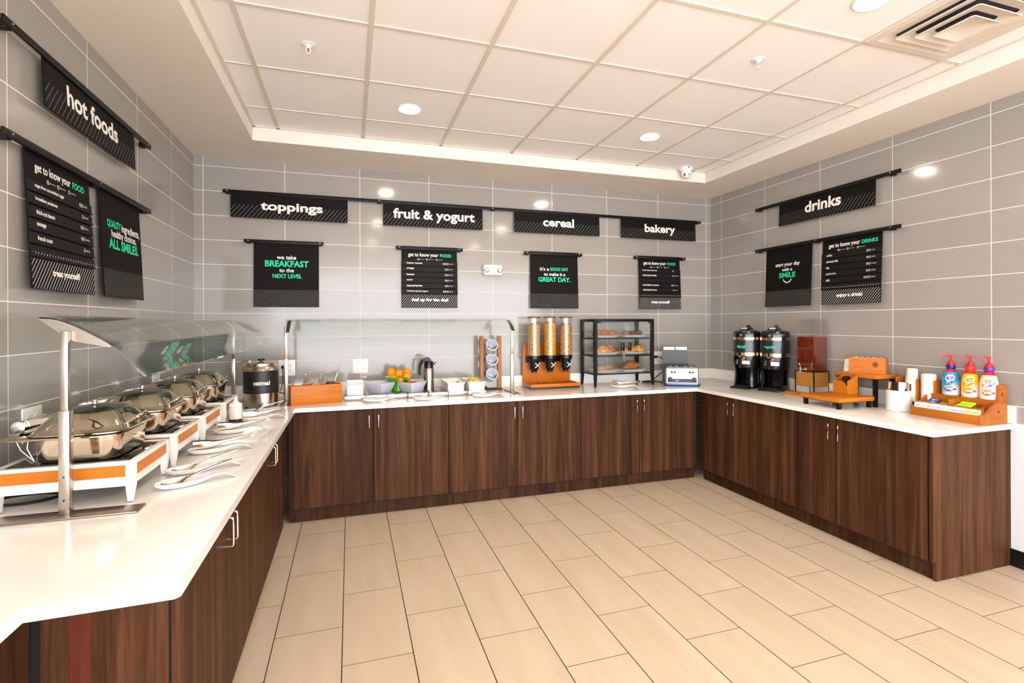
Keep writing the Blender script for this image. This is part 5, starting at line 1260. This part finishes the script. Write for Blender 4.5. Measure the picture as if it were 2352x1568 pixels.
for k in range(5):
    m = MB(); 
    if k in (1, 2, 4): m.loft([[(-.018 + .036 * i / 8, y, z0 + .012 * math.sin(PI * i / 8)) for i in range(9)] + [(.018 - .036 * i / 8, y, -.04) for i in range(9)] for y, z0 in ((-.002, 0), (.002, 0))])
    else: m.box(-.016, .016, -.0025, .0025, -.04, .012, b=.001)
    v = TEAM @ Vector((.035 + k * .040, .035, .108)); o = obj('sachet', m, TEAQ if k == 3 else TEAP, None, loc=v, rot=(0, R((-8, 5, 0, 14, -4)[k]), R(-63.5))); tag(o, 'pale sachet peeking out of the knotty wooden box, %s from the left' % ('first', 'second', 'third', 'fourth', 'fifth')[k], 'sachet', 'sachets in the knotty box')
PAPER = P('paper_cup', (244, 240, 230), .55, var=.015); GRN = P('green_print', (150, 186, 120), .6)
def paper_cup(label, loc, rz, n=1):
    for k in range(n):
        t = thing('paper_cup', label if k == n - 1 else 'white paper cup lower in the upside-down stack behind the can', 'cup', (loc[0], loc[1], loc[2] + k * .013), rz, 'upside-down paper cups' if n > 1 else None)
        m = MB(); m.lathe([(.0405, 0), (.0425, .0015), (.0425, .004), (.0395, .005), (.031, .083), (.0325, .084), (.0325, .094), (.030, .095), (.029, .0885), (.001, .088)], 36); obj('cup', m, PAPER, t)
        if k == n - 1:
            m = MB()
            for i in range(24):
                a0, a1 = 2 * PI * i / 24, 2 * PI * (i + 1) / 24; v = []
                for a, rr in ((a0, .021), (a1, .021), (a1, .019), (a0, .019)):
                    x, z = rr * math.cos(a), .045 + rr * math.sin(a); r_ = .0395 + (.031 - .0395) * (z - .005) / .078 + .0004; th = x / r_; v.append((r_ * math.sin(th), -r_ * math.cos(th), z))
                m.mesh((v, [(0, 1, 2, 3)]))
            wrap_text(m, 'ECO', 0, .047, .053, .0354, .018); wrap_text(m, 'CUP', 0, .036, .042, .0366, .018); obj('printed_logo', m, GRN, t, smooth=0)
paper_cup('white paper cup upside down on the taller riser, left of the knotty box', (4.912, -1.762, K + .2335), R(-50))
# small table bin
CHR = P('polished_chrome', (220, 216, 212), .05, 1, var=.02)
t = thing('table_bin', 'small white table bin with a chrome swing top', 'bin', (4.868, -2.172, K))
m = MB(); m.lathe([(.072, 0), (.0745, .002), (.0745, .139), (.0725, .1405)], 56); obj('bin_body', m, WHITEP, t)
m = MB(); n = 48; rings = []
def top_z(a): return .202 - .030 * (.5 - .5 * math.cos(a - R(200))) * 1.0
for f in (0, 1): rings.append([(.0715 * math.cos(2 * PI * i / n), .0715 * math.sin(2 * PI * i / n), .1406 if f == 0 else top_z(2 * PI * i / n)) for i in range(n)])
rings.append([(.066 * math.cos(2 * PI * i / n), .066 * math.sin(2 * PI * i / n), top_z(2 * PI * i / n) - .004) for i in range(n)])
m.loft(rings); obj('swing_top', m, CHR, t, smooth=30)
# cup and lid holder behind the bin
t = thing('cup_holder', 'orange wooden holder with uprights for cups and lids behind the white bin', 'holder', (4.935, -2.40, K))
m = MB(); m.box(0, .082, 0, .31, 0, .012, b=.001); m.box(.070, .080, 0, .31, .012, .20); obj('base', m, ORANGE, t)
for y in (.035, .145, .285):
    m = MB(); m.loft([[(x, yy, zz) for x, yy, zz in ((0, y, z), (.0695, y, z), (.0695, y + .014, z), (0, y + .014, z))] for z in (.0122, .215)] + [[(.006, y, .222), (.0695, y, .222), (.0695, y + .014, .222), (.006, y + .014, .222)]]); obj('upright', m, ORANGE, t)
paper_cup('white paper cup on top of the upside-down stack behind the white bin', (4.962, -2.199, K + .0125 + .155), R(-60), 3)
for k in range(8):
    t = thing('paper_cup', 'white paper cup lower in the upside-down stack behind the can', 'cup', (4.962, -2.199, K + .0125 + .051 + .013 * k), 0, 'upside-down paper cups')
    m = MB(); m.lathe([(.0405, 0), (.0425, .0015), (.0425, .004), (.0395, .005), (.031, .083), (.0325, .084), (.0325, .094), (.030, .095), (.029, .0885), (.001, .088)], 24); obj('cup', m, PAPER, t)
l0 = None
for k in range(24):
    if l0 is None:
        l0 = thing('coffee_cup_cover', 'white plastic cup lid in the tall stack behind the condiment rack', 'lid', (0, 0, 0), 0, 'stack of white cup lids')
        m = MB(); m.lathe([(.042, 0), (.0455, .0015), (.0455, .004), (.042, .0055), (.040, .013), (.037, .0145), (.036, .012), (.001, .012)], 36); obj('lid', m, WHITEP, l0); q = l0
    else: q = dup(l0)
    q.location = (4.955, -2.312, K + .0125 + k * .0102); q['label'] = 'topmost white plastic cup lid of the tall stack' if k == 23 else 'white plastic cup lid lower in the tall stack behind the condiment rack'

# ------------------------------------------------------------------ condiment rack with creamer bottles
KT = knotwood('knotty_rack_wood', [(.3, (150, 78, 18)), (.7, (186, 108, 34))], [(.2, 0, .175, .014), (.165, 0, .07, .013)], (9, 30, 30))
RT = wood('rack_orange', [(.3, (160, 84, 16)), (.7, (192, 112, 30))], (30, 4, 30), .4)
t = thing('condiment_rack', 'orange wooden condiment rack with sloping sides and compartments at the right end', 'rack', (4.770, -2.716, K))
RX, RY = .246, .40
side = [(0, 0), (RX, 0), (RX, .222), (.240, .232), (.180, .232), (.172, .224), (.165, .135), (.035, .062), (0, .055)]
for y in (0, RY - .012):
    m = MB(); m.prism(side, y, y + .012); obj('side_panel', m, KT, t, smooth=0)
m = MB(); m.box(0, .010, .0122, RY - .0122, 0, .054, b=.001); obj('front_rail', m, RT, t)
m = MB(); m.box(.0102, RX, .0122, RY - .0122, 0, .012); obj('floor_board', m, RT, t, smooth=0)
m = MB(); m.box(.045, .053, .0122, RY - .0122, .0122, .092); obj('divider', m, RT, t, smooth=0)
m = MB(); m.box(.0535, .155, .0122, RY - .0122, .0122, .070); m.box(.0535, .155, .196, .204, .0702, .125); obj('divider', m, RT, t, smooth=0)
m = MB(); m.box(.1555, RX - .010, .0122, RY - .0122, .0122, .138); obj('bottle_step', m, RT, t, smooth=0)
m = MB(); m.box(RX - .0095, RX, .0122, RY - .0122, .0122, .20); obj('back_board', m, RT, t, smooth=0)
def grp(name, n, mats_, label, group, place_, shape):
    src = None
    for k in range(n):
        if src is None:
            src = thing(name, label, 'packet', (0, 0, 0), 0, group); shape(src); q = src
        else: q = dup(src)
        place_(q, k)
PKW = P('white_sugar_packet', (242, 238, 236), .5, var=.02); PKB = P('blue_sweetener_packet', (206, 224, 240), .5, var=.03); PKY = P('yellow_sweetener_packet', (244, 232, 178), .5, var=.03); INKB = P('blue_print', (66, 96, 190), .5); INKP = P('brown_print', (130, 96, 96), .5)
def pk(mat_, ink, body):
    def f(par):
        m = MB(); m.loft([[(-.0008, -.024, 0), (.0008, -.024, 0), (.0008, .024, 0), (-.0008, .024, 0)], [(-.0035, -.0245, .03), (.0035, -.0245, .03), (.0035, .0245, .03), (-.0035, .0245, .03)], [(-.0008, -.024, .062), (.0008, -.024, .062), (.0008, .024, .062), (-.0008, .024, .062)]]); w_ = obj('paper', m, mat_, par)
        m = MB()
        v, f2, tw, th = text(body, .01); m.mesh(([(-.0038 + (.0024 * (b / th)) , .018 - a / tw * .036, .036 + b / th * .014) for a, b, _ in v], f2)); obj('print', m, ink, w_, smooth=0)
    return f
rg = random.Random(8)
def row(y0, y1, n): return lambda q, k: (setattr(q, 'location', (4.770 + .018 + (k % 3) * .007, -2.716 + y0 + (y1 - y0) * k / max(1, n - 1), K + .0125 + .012)), setattr(q, 'rotation_euler', (R(rg.uniform(-3, 3)), R(14 + rg.uniform(-2, 2)), R(rg.uniform(-5, 5)))))
grp('sugar_packet', 10, None, 'white sugar packet in the front compartment of the condiment rack', 'white sugar packets', row(.372 - .002, .180, 10), pk(PKW, INKP, 'sugar'))
grp('sweetener_packet', 5, None, 'pale blue sweetener packet in the front compartment of the rack', 'blue sweetener packets', row(.155, .098, 5), pk(PKB, INKB, 'equal'))
grp('sweetener_packet', 4, None, 'pale yellow sweetener packet in the front compartment of the rack', 'yellow sweetener packets', row(.078, .036, 4), pk(PKY, INK_R, 'splenda'))
LIME = P('lime_packet', (170, 214, 20), .3, var=.12, coat=.3); REDP = P('red_stick_packet', (196, 24, 30), .3, var=.15, coat=.3); DARKP = P('dark_brown_packet', (40, 24, 20), .35, var=.4, coat=.3); BLUP = P('navy_blue_packet', (16, 66, 140), .3, var=.1, coat=.3); YELP = P('bright_yellow_packet', (236, 214, 10), .3, coat=.3); GREYP = P('charcoal_packet', (58, 52, 50), .4, var=.3)
def stick(mat_, hx, hy, mat2=None):
    def f(par):
        m = MB(); m.loft([[(-hx, -hy, -.0005), (hx, -hy, -.0005), (hx, -hy, .0005), (-hx, -hy, .0005)], [(-hx, -hy * .85, -.004), (hx, -hy * .85, -.004), (hx, -hy * .85, .004), (-hx, -hy * .85, .004)], [(-hx, hy * .85, -.004), (hx, hy * .85, -.004), (hx, hy * .85, .004), (-hx, hy * .85, .004)], [(-hx, hy, -.0005), (hx, hy, -.0005), (hx, hy, .0005), (-hx, hy, .0005)]]); w_ = obj('wrapper', m, mat_, par)
        if mat2: m = MB(); m.box(-hx * .6, hx * .6, -hy * .5, hy * .5, .0041, .0046); obj('printed_panel', m, mat2, w_)
    return f
def fan(cx, cy, n, dx, dy, z0, tilt, rz): return lambda q, k: (setattr(q, 'location', (4.770 + cx + dx * k, -2.716 + cy + dy * k, K + z0 + .0035 * k)), setattr(q, 'rotation_euler', (R(rg.uniform(-4, 4)), R(tilt + rg.uniform(-4, 4)), R(rz + rg.uniform(-8, 8)))))
grp('tea_packet', 7, None, 'shiny lime green packet in the right compartment of the rack', 'lime green packets', fan(.075, .150, 7, .009, -.002, .080, -38, 10), stick(LIME, .013, .036))
grp('cocoa_stick', 6, None, 'red and dark brown stick packet in the right compartment of the rack', 'red and brown stick packets', fan(.074, .058, 6, .010, .002, .080, -20, -24), stick(REDP, .008, .036, DARKP))
grp('blue_packet', 5, None, 'dark blue packet stacked in the left compartment of the rack', 'dark blue packets', fan(.085, .325, 5, .010, .001, .080, -30, 4), stick(BLUP, .016, .032, P('white_print_panel', (190, 210, 230), .5)))
grp('lime_packet', 2, None, 'lime green packet lying in the left compartment of the rack', 'lime packets left of the divider', fan(.085, .262, 2, .014, 0, .079, -18, -14), stick(LIME, .014, .026))
grp('charcoal_packet', 2, None, 'charcoal packet against the divider of the rack', 'charcoal packets', fan(.080, .226, 2, .016, .0, .080, -16, -30), stick(GREYP, .009, .024))
grp('yellow_packet', 1, None, 'bright yellow packet at the left end of the rack', None, fan(.068, .358, 1, 0, 0, .0765, -10, -4), stick(YELP, .008, .022))
# creamer pump bottles
RED = P('red_pump', (226, 16, 44), .35, var=.03); CREAMT = P('cream_oval', (252, 240, 222), .4); TAN = P('coffee_tan', (206, 140, 84), .4, var=.15, scale=30); LBLW = P('label_white', (240, 240, 240), .35)
def lcol(name, bottom, top, z0, z1):
    m, tt = base(name); tc = tt.n('ShaderNodeTexCoord'); sp = tt.n('ShaderNodeSeparateXYZ'); tt.l(tc.outputs['Object'], sp.inputs[0])
    mr = tt.n('ShaderNodeMapRange'); mr.inputs[1].default_value = z0; mr.inputs[2].default_value = z1; tt.l(tt.math('ADD', sp.outputs[2], tt.math('MULTIPLY', sp.outputs[0], -.8)), mr.inputs[0])
    tt.l(tt.mix(mr.outputs[0], lin(bottom), lin(top)), tt.b.inputs['Base Color']); tt.b.inputs['Roughness'].default_value = .22; return m
def bottle(label, loc, rz, col, band, cupc, flav):
    t = thing('creamer_bottle', label, 'bottle', loc, rz, 'creamer pump bottles'); lm = lcol('label_' + flav[0].lower(), (244, 242, 238), col, .005, .07); bm_ = P('neck_' + flav[0].lower(), band, .25, coat=.3); cm = P('cup_' + flav[0].lower(), cupc, .3)
    prof = [(.041, 0), (.045, .003), (.0465, .02), (.0465, .075), (.0445, .105), (.039, .13), (.031, .150), (.025, .160)]
    def rad(z):
        for (r0, z0), (r1, z1) in zip(prof, prof[1:]):
            if z0 <= z <= z1: return r0 + (r1 - r0) * (z - z0) / (z1 - z0)
        return .0465
    m = MB(); m.lathe(prof, 48, sy=.92, cap1=False); by = obj('bottle_body', m, lm, t)
    m = MB(); m.lathe([(.0257, .1585), (.0245, .1605), (.0235, .165), (.0255, .167)], 36, cap0=False, cap1=False); m.lathe([(.032, .1485), (.0258, .1598)], 36, cap0=False, cap1=False, sy=.95); obj('red_collar', m, RED, by)
    m = MB(); m.lathe([(.0225, .163), (.0225, .172), (.026, .178), (.0262, .190), (.0245, .195), (.021, .196)], 40); obj('neck_band', m, bm_, t)
    m = MB(); m.lathe([(.0215, .1962), (.022, .198), (.022, .209), (.0215, .210), (.0135, .2105), (.0125, .222), (.006, .226), (.0055, .249), (.0055, .252)], 30); m.box(-.022, .012, -.006, .006, .252, .262, b=.002); m.prism([(-.0215, .262), (-.0215, .253), (-.047, .243), (-.0485, .2525)], -.005, .005); m.prism([(-.0405, .249), (-.0485, .249), (-.0485, .228), (-.0415, .228)], -.0045, .0045); obj('pump', m, RED, t)
    # printed label on the front, each shape wrapped round the body
    def patch(mb, pts, lift):
        c = (sum(p[0] for p in pts) / len(pts), sum(p[1] for p in pts) / len(pts)); v = [c] + pts
        out = []
        for x, z in v:
            r_ = rad(max(0, min(.159, z))); th = x / r_; out.append(((r_ + lift) * math.sin(th), -(r_ + lift) * math.cos(th) * .92 - lift * .3, z))
        n = len(pts); mb.mesh((out, [(0, i + 1, (i + 1) % n + 1) for i in range(n)]))
    def ell(cx, cz, a, b, rot=0, n=22, a0=0, a1=360):
        o_ = []
        for i in range(n):
            q = R(a0 + (a1 - a0) * i / (n if a1 - a0 == 360 else n - 1)); x, z = a * math.cos(q), b * math.sin(q); o_.append((cx + x * math.cos(rot) - z * math.sin(rot), cz + x * math.sin(rot) + z * math.cos(rot)))
        return o_
    def wt(mb, body, cx, z0, z1, wd, lift, bold=.02):
        v, f, w_, h_ = text(body, bold); out = []
        for a, b, _ in v:
            x = cx + (a / w_ - .5) * wd; z = z0 + b / h_ * (z1 - z0) + .12 * (x - cx); r_ = rad(max(0, min(.159, z))); th = x / r_; out.append(((r_ + lift) * math.sin(th), -(r_ + lift) * math.cos(th) * .92 - lift * .3, z))
        mb.mesh((out, f))
    m = MB(); patch(m, ell(-.003, .112, .026, .021, .35), .0006); obj('label_oval', m, CREAMT, by)
    m = MB(); patch(m, [(-.032, .080), (-.01, .074), (.012, .083), (.026, .098), (.025, .112), (.018, .103), (.0, .095), (-.031, .093)], .0009); m.mi = 1; wt(m, flav[0], -.012, .0845, .0885, .026, .0013, .03)
    if len(flav) > 1: wt(m, flav[1], -.012, .0785, .0825, .024, .0013, .03)
    obj('flavour_ribbon', m, [bm_ if flav[0] != 'HAZELNUT' else P('orange_ribbon', (232, 96, 20), .3), INK_W], by, smooth=0)
    m = MB(); wt(m, 'Coffee', -.004, .113, .124, .032, .0012); wt(m, 'mate', -.004, .101, .109, .024, .0012); m.mi = 1; wt(m, 'Nestle', .006, .1265, .1295, .014, .0012); obj('lettering', m, [INK_R, INKB], by, smooth=0)
    m = MB(); patch(m, ell(-.008, .047, .025, .022, 0, 20, 180, 360) , .0007); patch(m, ell(.021, .041, .008, .007), .0007); m.mi = 1; patch(m, ell(-.008, .054, .026, .0105), .0011); m.mi = 2; patch(m, ell(-.008, .054, .0225, .008), .0015); obj('printed_cup', m, [cm, LBLW, TAN], by)
    m = MB(); 
    for k in range(4): patch(m, [(.002 + k * .0075, .018), (.0085 + k * .0075, .018), (.0085 + k * .0075, .0245), (.002 + k * .0075, .0245)], .0012)
    obj('nutrition_marks', m, LBLW, by)
    m = MB()
    for k in range(7): patch(m, [(.050, .125 - k * .006), (.066, .125 - k * .006), (.066, .1235 - k * .006), (.050, .1235 - k * .006)], .0011)
    m.mi = 1; patch(m, [(.046, .070), (.070, .070), (.070, .132), (.046, .132)], .0006); obj('facts_panel', m, [SOCK, LBLW], by)
    return t
ZB = K + .1384
bottle('light blue creamer pump bottle labelled French Vanilla, red pump, leftmost of three', (4.962, -2.442, ZB), R(-62), (30, 150, 214), (14, 34, 130), (18, 60, 130), ('FRENCH', 'VANILLA'))
bottle('yellow creamer pump bottle labelled Hazelnut with red pump, middle of three', (4.962, -2.553, ZB), R(-62), (250, 186, 10), (226, 56, 20), (214, 84, 24), ('HAZELNUT',))
bottle('cream-coloured creamer pump bottle labelled Sweetened Original, purple neck, rightmost of three', (4.962, -2.653, ZB), R(-62), (250, 208, 166), (94, 36, 146), (176, 30, 28), ('SWEETENED', 'ORIGINAL'))
